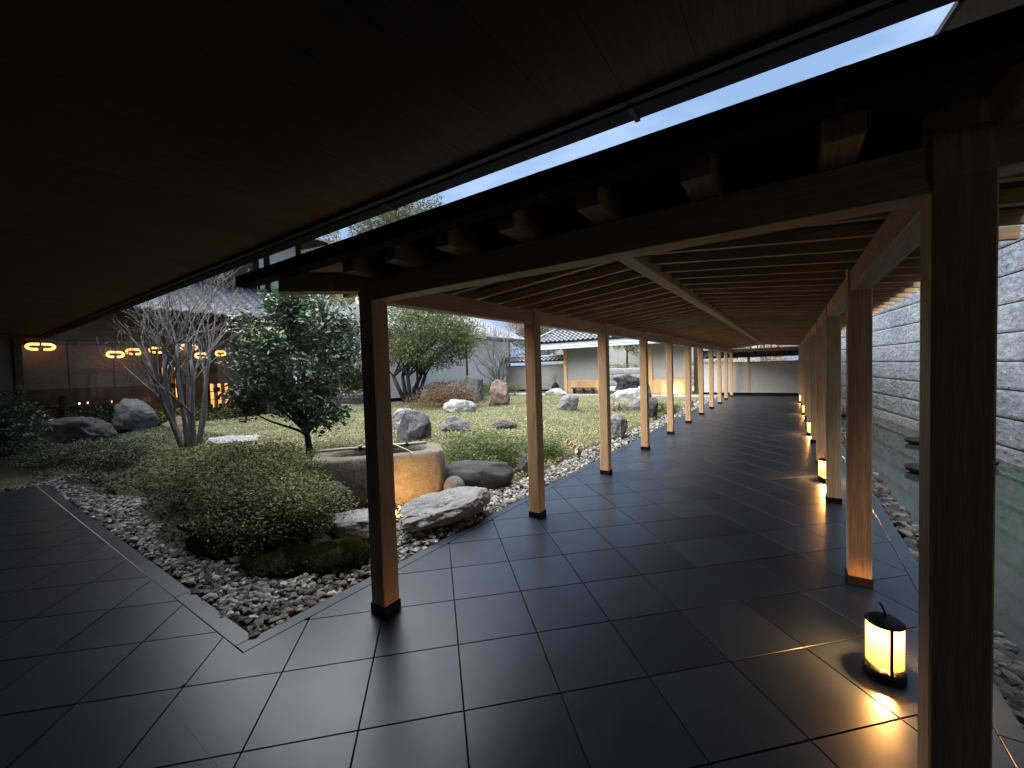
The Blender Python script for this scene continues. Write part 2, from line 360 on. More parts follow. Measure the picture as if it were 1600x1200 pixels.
def rock_geo(dim, seed, cuts=9, cut=(.5,.82), rough=.14, sub=4, top=None, power=None):
    r = random.Random(seed); V, F = ico(sub); planes = []
    for _ in range(cuts):
        n = Vector((r.gauss(0,1), r.gauss(0,1), r.gauss(0,.8))).normalized(); planes.append((n, r.uniform(*cut)))
    if top: planes.append((Vector((r.uniform(-.12,.12), r.uniform(-.12,.12), 1)).normalized(), top))
    off = Vector((r.uniform(0,50), r.uniform(0,50), r.uniform(0,50))); out = []
    for v in V:
        p = v.copy()
        if power: p = Vector([math.copysign(abs(c)**power, c) for c in p])
        for n, d in planes:
            e = p.dot(n)-d
            if e > 0: p = p - n*e*.94
        k = noise.fractal(p*1.6+off, .9, 2.2, 4)*rough + noise.fractal(p*6+off, .8, 2.2, 3)*rough*.28
        p = p + v*k
        out.append((p.x*dim[0]/2, p.y*dim[1]/2, p.z*dim[2]/2))
    return out, F
def rock(name, label, mat, loc, dim, seed, rot=0, sink=.25, tilt=(0,0), **kw):
    v, f = rock_geo(dim, seed, **kw); zmin = min(p[2] for p in v); zmax = max(p[2] for p in v)
    M = Matrix.Rotation(rot, 3, 'Z') @ Matrix.Rotation(tilt[0], 3, 'X') @ Matrix.Rotation(tilt[1], 3, 'Y')
    w_ = [M @ Vector(p) for p in v]
    zl = min(p.z for p in w_); zh = max(p.z for p in w_); base_z = zl + (zh-zl)*sink
    w_ = [(p.x+loc[0], p.y+loc[1], p.z-base_z+loc[2]) for p in w_]
    return solo(name, (w_, f), RK[mat], label, 'rock', loc, smooth=True)

def sm(a, b, t):
    u = min(1, max(0, (t-a)/(b-a))); return u*u*(3-2*u)
def hz(x, y):
    return .02 + .26*sm(2.9, 5.5, -x)*sm(1.4, 4.5, y)*(1-sm(15, 20, y))*(1-sm(13.5, 16, -x))
def bumpz(x, y): return .035*noise.noise(Vector((x*.9, y*.9, 0))) + .018*noise.noise(Vector((x*2.6, y*2.6, 3)))
def garden_z(x, y): return hz(x, y) + bumpz(x, y)*sm(2.9, 4, -x)*sm(1.3, 2.4, y)

# ------------------------------------------------------------------ ground, pavement, pond
struct('ground', MB().add([(-400,-400,-.45),(400,-400,-.45),(400,400,-.45),(-400,400,-.45)], [(0,1,2,3)]), M_ground)

T = .45                                    # tile pitch; grid turned 45 degrees to the walkway
XL, XR, YF, XW = -2.60, .78, 1.05, -9.25    # walkway left/right edge, front edge of the hall paving, left end of the hall paving
KERB = .10
U0, V0 = -.24732*CAM_H, .87847*CAM_H; TT = .29604*CAM_H
c45 = math.sqrt(.5)
def grid_pt(a, b): x, y = U0+a*TT, V0+b*TT; return ((x-y)*c45, (x+y)*c45)
def clip(poly, nx, ny, d):
    out = []
    for i in range(len(poly)):
        p, q = poly[i], poly[(i+1) % len(poly)]; a = nx*p[0]+ny*p[1]-d; b = nx*q[0]+ny*q[1]-d
        if a <= 0: out.append(p)
        if (a < 0 < b) or (b < 0 < a): t = a/(a-b); out.append((p[0]+(q[0]-p[0])*t, p[1]+(q[1]-p[1])*t))
    return out
def rect_clip(poly, x0, x1, y0, y1):
    for n in ((-1,0,-x0),(1,0,x1),(0,-1,-y0),(0,1,y1)):
        poly = clip(poly, *n)
        if len(poly) < 3: return []
    return poly
def area(p): return abs(sum(p[i][0]*p[(i+1)%len(p)][1]-p[(i+1)%len(p)][0]*p[i][1] for i in range(len(p))))/2

pave = struct('pavement', MB().poly([(XW,-3.4),(6,-3.4),(6,.6),(XR,.6),(XR,21),(XL,21),(XL,YF),(XW,YF)], -.45, -.009), M_sub)
J = .0035/TT
tiles = []
for a in range(-40, 60):
    for b in range(-40, 60):
        q = [grid_pt(a+J, b+J), grid_pt(a+1-J, b+J), grid_pt(a+1-J, b+1-J), grid_pt(a+J, b+1-J)]
        seam = .6
        p1 = rect_clip(q, XW+KERB, 5.9, -3.35, seam); p2 = rect_clip(q, XL+KERB, XR-KERB, seam, 20.95); p3 = rect_clip(q, XW+KERB, XL+KERB, seam, YF-KERB)
        pcs = [p for p in (p1, p2, p3) if len(p) > 2 and area(p) > 4e-4]
        if pcs:
            cx = sum(p[0] for p in q)/4; cy_ = sum(p[1] for p in q)/4
            d = math.hypot(cx, cy_)
            ahead = cx*math.sin(R(-34.3)) + cy_*math.cos(R(-34.3))
            tiles.append((d if ahead > .75*abs(cx*math.cos(R(-34.3)) - cy_*math.sin(R(-34.3)))-.25 else 100+d, pcs))
tiles.sort(key=lambda t: t[0])
def tile_geo(mb, pcs):
    ch = .0010
    for p in pcs:
        n = len(p); cx = sum(q[0] for q in p)/n; cy_ = sum(q[1] for q in p)/n
        ins = [(q[0]+(cx-q[0])*ch/.3, q[1]+(cy_-q[1])*ch/.3) for q in p]
        V = [(x,y,-.012) for x,y in p]+[(x,y,-.0012) for x,y in p]+[(x,y,0) for x,y in ins]
        F = [tuple(range(2*n,3*n))]+[(i,(i+1)%n,n+(i+1)%n,n+i) for i in range(n)]+[(n+i,n+(i+1)%n,2*n+(i+1)%n,2*n+i) for i in range(n)]
        mb.add(V, F)
for d, pcs in tiles[:300]:
    mb = MB(); tile_geo(mb, pcs); o = part('floor_tile', mb, M_tile, pave)
mb = MB()
for d, pcs in tiles[300:]: tile_geo(mb, pcs)
part('distant_floor_tiles', mb, M_tile, pave)['kind'] = 'stuff'
# edging strips of the same slate along the beds
def edging(x0, x1, y0, y1, along):
    L = (x1-x0) if along == 'x' else (y1-y0); n = max(1, round(L/.9)); g = .002
    for k in range(n):
        mb = MB()
        if along == 'x': mb.bbox(x0+L*k/n+g, x0+L*(k+1)/n-g, y0+g, y1, -.06, .0015, .002)
        else: mb.bbox(x0+g, x1-g, y0+L*k/n+g, y0+L*(k+1)/n-g, -.06, .0015, .002)
        part('edging_stone', mb, M_tile, pave)
edging(XW, XL, YF-KERB+.002, YF, 'x'); edging(XL, XL+KERB-.002, YF-KERB+.004, 20.95, 'y')
edging(XR-KERB+.002, XR, .6, 20.95, 'y'); edging(XW, XW+KERB-.002, -3.3, YF-KERB, 'y')

# garden ground
def edge_front(x): return YF + .36 + .14*math.sin(x*1.7+.6) + .07*math.sin(x*4.3) + .35*sm(4.2, 6.2, -x)*(1-sm(6.5, 9, -x))*0
def in_gravel(x, y):
    if XL-.47-.05*math.sin(y*2.1) < x < XL-.015 and YF < y < 20: return True
    if XW < x < XL and YF+.012 < y < edge_front(x): return True
    if -4.75 < x < XL-.015 and 1.95 < y < 4.55 and x > -2.9-1.5*math.sin(max(0, min(1, (y-1.95)/2.6))*math.pi): return True
    if XW-.42 < x < XW-.01 and -3 < y < 1.5: return True
    return False
NX, NY = 90, 130; gv = []; gf = []
for j in range(NY+1):
    for i in range(NX+1):
        x = -17.5 + (17.5+XL-.45)*i/NX; y = .2 + 24*j/NY
        gv.append((x, y, -.09 if in_gravel(x, y) or in_gravel(x+.12, y) or in_gravel(x, y-.12) else (garden_z(x, y) if y > 1.0 or x > XW else -.02)))
gf = [(j*(NX+1)+i, j*(NX+1)+i+1, (j+1)*(NX+1)+i+1, (j+1)*(NX+1)+i) for j in range(NY) for i in range(NX)
      if not (gv[j*(NX+1)+i+1][0] > XW-.2 and gv[j*(NX+1)+i][1] < YF+.36)]
lawn = struct('lawn', (gv, gf), M_lawn, True)
struct('garden_soil', MB().box(XW+.0, XL, YF, 20.5, -.45, -.035), M_soil)
struct('side_soil', MB().box(-17.5, XW, -3, 1.4, -.45, -.03), M_soil)
struct('plaza', MB().box(-30, 6, 21.02, 60, -.45, -.004), M_concrete)
struct('forecourt', MB().box(-17.4, XL, 19.6, 21.02, -.45, .045), M_concrete)

# pond along the right of the walkway
def wall_x(y): return 2.73 - .121*(y-9.6)
struct('pond', MB().add([(XR+.05,-6,-.12),(wall_x(-6)+.3,-6,-.12),(wall_x(24)+.3,24,-.12),(XR+.05,24,-.12)], [(0,1,2,3)]), M_water)
struct('pond_bed', MB().add([(XR,-6,-.4),(wall_x(-6)+.3,-6,-.4),(wall_x(24)+.3,24,-.4),(XR,24,-.4)], [(0,1,2,3)]), M_soil)

# gravel
STV = [rock_geo((1, .78, .5), 100+k, cuts=7, cut=(.5,.85), rough=.2, sub=1) for k in range(7)]
STM = [mk('gravel_stone', v, f, M_gravel, False) for v, f in STV]
gr = random.Random(11)
stones = []
def scatter(x0, x1, y0, y1, n, test, s=(.038,.078), z=-.018):
    for _ in range(n):
        x, y = gr.uniform(x0, x1), gr.uniform(y0, y1)
        if not test(x, y): continue
        sz = gr.uniform(*s)*(1.35 if gr.random() < .12 else 1)
        stones.append((math.hypot(x, y), x, y, z+gr.uniform(0, .02), sz, (gr.uniform(-.5,.5), gr.uniform(-.5,.5), gr.uniform(0,6.3)), gr.randrange(7)))
scatter(XL-.6, XL, YF, 6, 2500, in_gravel); scatter(XL-.6, XL, 6, 20, 3600, in_gravel)
scatter(XW, XL-.4, YF, YF+.7, 4200, in_gravel); scatter(-4.8, XL-.4, 1.7, 4.7, 2500, in_gravel)
scatter(XW-.45, XW, -2, 1.5, 700, in_gravel)
scatter(XR+.02, XR+.22, .6, 9, 800, lambda x, y: True, (.06,.13), -.12); scatter(XR+.02, XR+.22, 9, 20, 800, lambda x, y: True, (.06,.13), -.12)
stones.sort(key=lambda s: s[0])
bed = struct('gravel_bed', MB().box(-4.6, XL-.004, YF+.004, 5, -.4, -.03), M_soil)
seen = [s for s in stones if s[1] < 0][:300]; ids = set(id(s) for s in seen)
for d, x, y, z, sz, rot, k in seen: inst('gravel_stone', STM[k], bed, (x, y, z), rot, (sz, sz, sz))
from mathutils import Euler
rest = [s for s in stones if id(s) not in ids and s[1] < 0]; bank = [s for s in stones if s[1] > 0]; VV = []; FF = []; nb = 0
for d, x, y, z, sz, rot, k in rest:
    Mx = np.array(Euler(rot).to_matrix())*sz; v = np.array(STV[k][0]) @ Mx.T + np.array((x, y, z)); VV.append(v); FF.append(np.array(STV[k][1])+nb); nb += len(v)
def join_stones(lst):
    VV = []; FF = []; nb = 0
    for d, x, y, z, sz, rot, k in lst:
        Mx = np.array(Euler(rot).to_matrix())*sz; v = np.array(STV[k][0]) @ Mx.T + np.array((x, y, z)); VV.append(v); FF.append(np.array(STV[k][1])+nb); nb += len(v)
    return np.concatenate(VV), np.concatenate(FF)
o = part('pond_edge_stones', join_stones(bank), M_bank, None, False); tag(o, 'dark wet stones lining the pond beside the walkway', 'stones', None, 'stuff')
gs = part('loose_gravel', (np.concatenate(VV), np.concatenate(FF)), M_gravel, bed); gs['kind'] = 'stuff'

# ------------------------------------------------------------------ covered walkway
BAY = 1.909; Y0 = 1.64; PXL, PXR = -2.15, .385; NB = 11
walk = thing('covered_walkway', 'long timber covered walkway with square posts and exposed rafters over slate paving', 'walkway', (XL+1.7, Y0, 0))
PW = .0615
for k in range(NB):
    y = Y0+BAY*k
    for px in (PXL, PXR):
        p = part('post', MB().bbox(px-PW, px+PW, y-PW, y+PW, .055, 2.0, .005), WZ, walk)
        part('post_shoe', MB().bbox(px-PW-.006, px+PW+.006, y-PW-.006, y+PW+.006, 0.002, .062, .003), M_black, p)
BZ0, BZ1 = 1.965, 2.095
for k in range(NB-1):
    ya, yb = Y0+BAY*k, Y0+BAY*(k+1)
    for px in (PXL, PXR): part('side_beam', MB().bbox(px-.052, px+.052, ya+(.0 if k else .058), yb, BZ0, BZ1, .004), WY, walk)
for k in range(1, NB):   # post heads showing through the beams
    for px in (PXL, PXR): part('post_head', MB().box(px-PW, px+PW, Y0+BAY*k-PW, Y0+BAY*k+PW, 1.996, 2.118), WZ, walk)
for px in (PXL, PXR): part('post_head', MB().box(px-PW, px+PW, Y0-PW, Y0+PW, 1.996, 2.118), WZ, walk)
part('cross_beam', MB().bbox(PXL+PW-.003, PXR-PW+.003, Y0-.056, Y0+.056, BZ0, BZ1, .004), WX, walk)
part('hip_beam', MB().beam((PXL-.02, Y0-.02, 2.085), (-2.56, 1.295, 2.085), .10, .115), WX, walk)
part('cross_beam_end', MB().bbox(PXR+PW-.003, 1.15, Y0-.05, Y0+.05, 2.0, 2.125, .004), WX, walk)
part('cross_beam', MB().bbox(PXL+PW, PXR-PW, Y0+BAY*10-.05, Y0+BAY*10+.05, BZ0, BZ1, .004), WX, walk)
RX = (PXL+PXR)/2
part('ridge_beam', MB().bbox(RX-.052, RX+.052, Y0+.05, Y0+BAY*10, 2.215, 2.335, .004), WY, walk)
for x in (-.5, -.25, 0, .25, .5): part('gable_strut', MB().box(RX+x-.02, RX+x+.02, Y0+BAY*10-.03, Y0+BAY*10+.03, 2.09, 2.30-.095*abs(x)), WZ, walk)
def rz(x): return 2.262 - .098*abs(x-RX)        # underside of rafters
nraf = int(BAY*10/.318)
for i in range(nraf+1):
    y = Y0+.18+.318*i
    for s in (-1, 1):
        xa, xb = RX+s*.045, RX+s*1.82
        part('rafter', MB().beam((xa, y, rz(xa)+.03), (xb, y, rz(xb)+.03), .042, .06), WX, walk)
for s in (-1, 1):
    mb = MB(); xa, xb = RX, RX+s*1.74
    za, zb = rz(xa)+.060, rz(xb)+.060; ys, ye = 1.86, Y0+BAY*10+.5
    V = [(xa,ys,za),(xb,ys,zb),(xb,ye,zb),(xa,ye,za),(xa,ys,za+.02),(xb,ys,zb+.02),(xb,ye,zb+.02),(xa,ye,za+.02)]
    part('roof_deck', mb.add(V, [(0,1,2,3),(4,7,6,5),(0,4,5,1),(1,5,6,2),(2,6,7,3),(3,7,4,0)]), WDY, walk)
    mb = MB(); e = .022
    V = [(xa-s*.0,ys,za+e),(xb+s*.0,ys,zb+e),(xb+s*.0,ye,zb+e),(xa,ye,za+e),(xa,ys,za+.10),(xb+s*.0,ys,zb+.07),(xb+s*.0,ye,zb+.07),(xa,ye,za+.10)]
    part('roof_covering', mb.add(V, [(0,1,2,3),(4,7,6,5),(0,4,5,1),(1,5,6,2),(2,6,7,3),(3,7,4,0)]), M_roofg, walk)
W_mid = wood('eave_board', 0, (.24,.135,.065), (.34,.20,.105))
# near eave: lookout blocks, soffit, gutter
for i in range(10):
    x = -2.05+.362*i
    if x > .6: break
    part('lookout', MB().bbox(x-.045, x+.045, 1.40, Y0+.05, 2.097, 2.215, .003), WY, walk)
part('eave_soffit', MB().box(-2.98, 1.1, 1.325, 1.84, 2.217, 2.232), W_mid, walk)
part('eave_shadow_board', MB().box(PXL+PW, PXR-PW, 1.692, 1.708, 2.0965, 2.2165), WDX, walk)  # dark board added in place of the shadowed void above the cross beam
part('eave_fascia', MB().box(-3.0, 1.1, 1.318, 1.338, 2.150, 2.216), WDX, walk)
part('eave_gutter', MB().bbox(-3.02, 1.12, 1.225, 1.315, 2.118, 2.188, .004), M_gutter, walk)
for x in (-2.3, -1.5, -.7, .1): part('gutter_bracket', MB().box(x-.010, x+.010, 1.222, 1.318, 2.114, 2.185), M_black, walk)

# ------------------------------------------------------------------ main hall over the camera
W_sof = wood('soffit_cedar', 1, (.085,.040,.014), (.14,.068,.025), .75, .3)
hall = thing('main_hall', 'dark deep-eaved hall with boarded wooden soffit overhead and black gutter', 'building', (-4, -3, 0))
SZ = 2.74
for i in range(68):
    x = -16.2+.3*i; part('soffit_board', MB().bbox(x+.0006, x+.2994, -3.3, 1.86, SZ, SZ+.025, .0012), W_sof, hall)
part('eave_fascia', MB().box(-16.2, 4.2, 1.862, 1.90, SZ-.03, SZ+.14), M_black, hall)
part('eave_gutter', MB().bbox(-16.2, 4.2, 1.912, 2.03, 2.705, 2.80, .008), M_gutter, hall)
for x in (-6.4, -4.3, -2.35, -.60): part('gutter_bracket', MB().box(x-.012, x+.012, 1.905, 2.036, 2.700, 2.75), M_black, hall)
part('roof', MB().add([(-16.2,2.0,2.80),(4.2,2.0,2.80),(4.2,-4,4.9),(-16.2,-4,4.9),(-16.2,-4,2.85),(4.2,-4,2.85),(-16.2,1.9,2.78),(4.2,1.9,2.78)],
     [(0,1,2,3),(6,4,5,7),(0,3,4,6),(1,7,5,2),(3,2,5,4),(0,6,7,1)]), M_roofg, hall)
part('wall', MB().box(-16.2, 6, -3.6, -3.35, -.1, SZ), M_wallin, hall)
part('light_block_wall', MB().box(1.75, 1.95, -3.35, .55, -.1, SZ), M_wallin, hall)  # unseen wall added to block light from the right, shading the near post
# short return of the eave on the right
A = Vector((.475, 2.03)); B = Vector((.36, 2.98)); q = Vector((.96, .12)).normalized()
def quad_prism(a, b, off, z0, z1): return MB().poly([tuple(a), tuple(b), tuple(b+q*off), tuple(a+q*off)][::-1], z0, z1)
part('return_soffit', quad_prism(A+q*.018, B+q*.018, .5, 2.712, 2.722), WDY, hall)
part('return_edge', quad_prism(A, B, .016, 2.70, 2.722), M_black, hall)

# ------------------------------------------------------------------ stone wall beyond the pond
sw = thing('stone_wall', 'tall rough grey granite block wall rising from the pond', 'wall', (wall_x(9), 9, -.4))
def granite():
    m, nt, b = base('split_granite', (.3,.3,.3), .85, .25); ge = nt.nodes.new('ShaderNodeNewGeometry')
    def nz_(sc, det, ro, vs=(1,1,1)):
        mp = nt.nodes.new('ShaderNodeMapping'); mp.inputs['Scale'].default_value = vs; n = nt.nodes.new('ShaderNodeTexNoise')
        n.inputs['Scale'].default_value = sc; n.inputs['Detail'].default_value = det; n.inputs['Roughness'].default_value = ro
        nt.links.new(ge.outputs['Position'], mp.inputs['Vector']); nt.links.new(mp.outputs['Vector'], n.inputs['Vector']); return n
    a = nz_(7, 9, .72, (1, 1, 1.6)); c = nz_(1.1, 4, .6); d = nz_(40, 4, .7)
    r = ramp(nt, a.outputs['Fac'], [(.30, (.13,.152,.18)), (.5, (.20,.232,.268)), (.70, (.28,.318,.36))])
    r2 = ramp(nt, c.outputs['Fac'], [(.3, (.72,.74,.76)), (.7, (1.12,1.1,1.08))]); r3 = ramp(nt, d.outputs['Fac'], [(.35, (.75,.75,.75)), (.65, (1.12,1.12,1.12))])
    cc = mixc(nt, 1.0, r.outputs['Color'], r2.outputs['Color'], 'MULTIPLY'); nt.links.new(mixc(nt, 1.0, cc, r3.outputs['Color'], 'MULTIPLY'), b.inputs['Base Color'])
    v = nt.nodes.new('ShaderNodeMath'); v.operation = 'MULTIPLY_ADD'; v.inputs[1].default_value = .25; nt.links.new(d.outputs['Fac'], v.inputs[0]); nt.links.new(a.outputs['Fac'], v.inputs[2])
    bump(nt, b, v.outputs[0], 1.0, .14); return m
M_gran = granite()
bl_meshes = []
for k in range(8):
    nx, nz_ = 40, 14; V = []; off = Vector((k*13.7, 3, 7))
    for j in range(nz_+1):
        for i in range(nx+1):
            u, v = i/nx, j/nz_; e = min(min(u, 1-u)*60+.5, min(v, 1-v)*30+.45, 1)
            p = Vector((u*4, v*1.4, 0)); dd = .022*abs(noise.fractal(p*4.5+off, .7, 2.1, 5)) + .014*noise.noise(p*14+off)
            V.append((min(-.012, -.03-dd)*e-.012*(1-e), (u-.5), (v-.5)))
    F = [(j*(nx+1)+i+1, j*(nx+1)+i, (j+1)*(nx+1)+i, (j+1)*(nx+1)+i+1) for j in range(nz_) for i in range(nx)]
    bl_meshes.append(mk('wall_block', V, F, M_gran, True))
wd = Vector((-.121, 1, 0)).normalized(); wa = math.atan2(-wd.x, wd.y); wr = random.Random(5)
CH = .435; rowh = [-.33+CH*j for j in range(9)]
for j, z in enumerate(rowh):
    s = -9.0 + wr.uniform(0, 1)
    while s < 14.5:
        L = wr.uniform(1.15, 2.0); c = Vector((wall_x(9.6), 9.6, 0)) + wd*(s+L/2)
        inst('wall_block', wr.choice(bl_meshes), sw, (c.x, c.y, z+CH/2), (0, 0, wa), (1, L-.002, CH-.018)); s += L
a0 = Vector((wall_x(9.6), 9.6, 0)) + wd*-9.2; a1 = Vector((wall_x(9.6), 9.6, 0)) + wd*15
nn = Vector((wd.y, -wd.x, 0))
mb = MB(); mb.poly([tuple((a0+nn*.006).xy), tuple((a0+nn*.6).xy), tuple((a1+nn*.6).xy), tuple((a1+nn*.006).xy)], -.5, rowh[-1]+CH)
part('wall_core', mb, M_black, sw)

# shallow iron dishes standing in the pond
def dish(x, y, r_, label):
    mb = MB(); mb.lathe([(0,-.118),(r_*.7,-.118),(r_*.93,-.085),(r_,-.035),(r_*.97,-.030),(r_*.9,-.06),(r_*.6,-.075),(0,-.075)], (x, y, 0), 32)
    solo('water_dish', mb, M_black, label, 'dish', (x, y, -.12), 'dishes in the pond', smooth=True)
dish(2.08, 10.6, .27, 'black round dish on the pond, the farther of the two beside the nearest post')
dish(1.60, 7.95, .24, 'black round dish on the pond, the nearer of the two beside the nearest post')
dish(1.36, 15.0, .20, 'small black dish far along the pond seen between two posts')
dish(2.33, 8.85, .2, 'black dish on the pond just right of the dark foreground post')

# ------------------------------------------------------------------ floor lanterns along the walkway
def shade_mat():
    m = bpy.data.materials.new('lantern_paper'); m.use_nodes = True; nt = m.node_tree; nt.nodes.remove(nt.nodes['Principled BSDF'])
    e = nt.nodes.new('ShaderNodeEmission'); t = nt.nodes.new('ShaderNodeTexCoord'); s = nt.nodes.new('ShaderNodeSeparateXYZ')
    nt.links.new(t.outputs['Generated'], s.inputs[0])
    r = ramp(nt, s.outputs['Z'], [(0, (.36, .11, .012)), (.4, (.7, .27, .04)), (.75, (1, .47, .085)), (1, (.8, .34, .06))])
    nt.links.new(r.outputs['Color'], e.inputs['Color']); e.inputs['Strength'].default_value = 1.0
    nt.links.new(e.outputs[0], nt.nodes['Material Output'].inputs['Surface']); return m
M_shade = shade_mat()
def lantern(x, y, label, rot=0):
    t = thing('floor_lantern', label, 'lantern', (x, y, 0), 'lanterns along the walkway'); c = (x, y, 0); r_ = .070
    part('lantern_base', MB().lathe([(0,.001),(.078,.001),(.081,.010),(.079,.035),(.074,.052),(.0,.052)], c, 32), M_black, t, True)
    for k in range(2):
        a0 = rot + k*math.pi + .05; part('shade', MB().lathe([(r_,.070),(r_,.262)], c, 14, a0, a0+math.pi-.10), M_shade, t, True)
    for k in range(2):
        a = rot + k*math.pi; part('shade_bar', MB().box(x+math.cos(a)*r_-.006, x+math.cos(a)*r_+.006, y+math.sin(a)*r_-.006, y+math.sin(a)*r_+.006, .05, .264), M_black, t)
    part('lantern_cap', MB().lathe([(0,.262),(.073,.262),(.075,.268),(.055,.282),(.03,.290),(.0,.292)], c, 32), M_black, t, True)
    part('hook', MB().tube([(x,y,.290),(x,y,.315),(x-.010,y,.338),(x-.018,y+.004,.352)], .005, 6), M_black, t, True)
    ld = bpy.data.lights.new('lantern_bulb', 'POINT'); ld.energy = 9.0; ld.color = (1, .45, .13); ld.shadow_soft_size = .02
    lo = bpy.data.objects.new('bulb', ld); link(lo); lo.parent = t; lo.location = (0, 0, .078)
    return t
for k, lab in enumerate(['glowing paper floor lantern with black cap, nearest the camera', 'glowing floor lantern, second from the camera beside the third right post',
                         'small glowing floor lantern, third along the right posts', 'tiny glowing floor lantern, fourth along the right posts', 'tiny glowing floor lantern at the far end of the right posts']):
    lantern(.37, 2.545+BAY*2*k, lab, R(-78))

# ------------------------------------------------------------------ rocks in the garden
def gz(x, y): return garden_z(x, y)
rock('flat_stone', 'large pale flat stone on gravel between the two nearest left posts', 'pale', (-2.92, 2.95, .0), (1.04, .64, .37), 21, R(70), .12, (R(4), R(-5)), top=.5, cuts=14, cut=(.6,.9), rough=.16, sub=5)
rock('boulder', 'smooth dark elongated boulder right of the stone basin', 'dark', (-3.42, 4.10, .0), (1.0, .55, .50), 22, R(42), .28, cuts=5, cut=(.7,.95), rough=.07)
rock('round_stone', 'small round grey stone at the right foot of the basin', 'grey', (-3.36, 3.62, .0), (.27, .25, .27), 23, 0, .08, cuts=2, cut=(.85,.98), rough=.03, sub=3)
rock('boulder', 'dark grey boulder at the left foot of the basin behind the shrub', 'dark', (-4.02, 2.33, .0), (.62, .5, .5), 24, R(30), .2, cuts=6)
rock('flat_stone', 'pale flat topped stone just left of the nearest left post', 'pale', (-3.38, 2.30, .0), (.62, .5, .34), 25, R(15), .15, top=.5, cuts=7)
rock('stone', 'small rough stone right of the flat stone by the second left post', 'grey', (-3.18, 4.98, .0), (.42, .4, .42), 26, 0, .2, cuts=8)
rock('boulder', 'upright purple grey boulder standing behind the stone basin', 'purple', (-5.55, 5.0, .24), (.62, .55, .78), 27, R(20), .22, cuts=8, cut=(.6,.85))
rock('boulder', 'pale rock peeping out behind the purple boulder', 'pale', (-7.0, 6.05, .24), (.8, .6, .6), 28, R(60), .2, cuts=9)
rock('boulder', 'blocky veined grey rock on the lawn behind the clipped azalea', 'grey', (-5.72, 6.22, .24), (.68, .45, .46), 29, R(40), .22, cuts=9, cut=(.55,.8), rough=.14)
rock('stone', 'low black stone sunk in the lawn', 'dark', (-5.15, 7.15, .24), (.62, .42, .3), 30, R(20), .35, cuts=5)
rock('boulder', 'rounded pale boulder in front of the brown azalea', 'pale', (-8.15, 9.15, .26), (.95, .7, .62), 31, R(35), .28, cuts=6, cut=(.7,.92))
rock('boulder', 'squarish rust coloured rock with white veins near the bare tree', 'red', (-8.35, 11.45, .26), (.98, .75, 1.15), 32, R(40), .2, cuts=9, cut=(.6,.8), rough=.13)
rock('standing_stone', 'tall grey slab rock with flat top behind the brown azalea', 'grey', (-10.1, 12.2, .26), (.85, .6, 1.5), 33, R(35), .2, cuts=8, cut=(.55,.8), top=.7)
rock('stone', 'slanted grey slab leaning left of the tall standing stone', 'grey', (-10.9, 11.9, .5), (.9, .5, .8), 45, R(35), .2, (R(10), R(-20)), cuts=8, cut=(.55,.8), top=.6)
rock('stone', 'small pointed grey rock alone on the lawn between second and third posts', 'grey', (-5.36, 10.75, .24), (.66, .5, .66), 34, R(10), .18, cuts=6, cut=(.5,.75))
rock('boulder', 'grey boulder at the lawn edge behind the third left post', 'grey', (-3.05, 8.45, .0), (.55, .5, .6), 35, R(70), .2, cuts=7)
rock('boulder', 'broad white rock at the far right of the lawn', 'pale', (-4.2, 12.9, .12), (1.25, .8, .85), 36, R(25), .25, cuts=9, cut=(.6,.85))
rock('stone', 'dark sloping rock at the lawn edge beside the fourth post', 'dark', (-3.2, 11.7, .0), (.5, .4, .75), 37, R(45), .15, cuts=7)
rock('stone', 'pinkish stone on gravel by the sixth post', 'red', (-2.95, 15.2, .0), (.45, .35, .36), 38, 0, .2, cuts=5)
rock('stone', 'upright grey rock behind the broad white rock', 'grey', (-4.2, 14.6, .1), (.5, .45, .9), 39, 0, .2, cuts=7)
rock('flat_stone', 'flat white stepping stone in the lawn right of the bare maple', 'pale', (-9.35, 3.62, .17), (1.05, .85, .3), 40, R(20), .35, top=.45, cuts=7)
rock('boulder', 'upright pale grey boulder before the lit window', 'grey', (-14.6, 3.25, .12), (1.1, .9, 1.2), 41, R(50), .25, cuts=8, cut=(.6,.8))
rock('boulder', 'low brown rock left of the bare maple trunk', 'brown', (-13.6, 4.05, .14), (1.2, .7, .6), 42, R(30), .3, cuts=6)
rock('boulder', 'long low dark boulder in the shade at far left', 'dark', (-12.9, 1.95, .0), (2.0, 1.0, .95), 43, R(15), .2, cuts=6)
rock('boulder', 'second dark boulder at the far left beside the shaded shrub', 'dark', (-14.6, 1.6, .0), (1.6, 1.0, 1.0), 44, R(50), .2, cuts=6)
rock('stone', 'pale low rock at the foot of the gate wall', 'pale', (-10.0, 19.0, .0), (1.5, .7, .6), 46, 0, .25, cuts=6)
rock('boulder', 'dark jagged rock group on the plaza beyond the gate', 'dark', (-8.5, 25.5, 0), (2.0, 1.0, 1.3), 47, 0, .3, cuts=8, rough=.25)

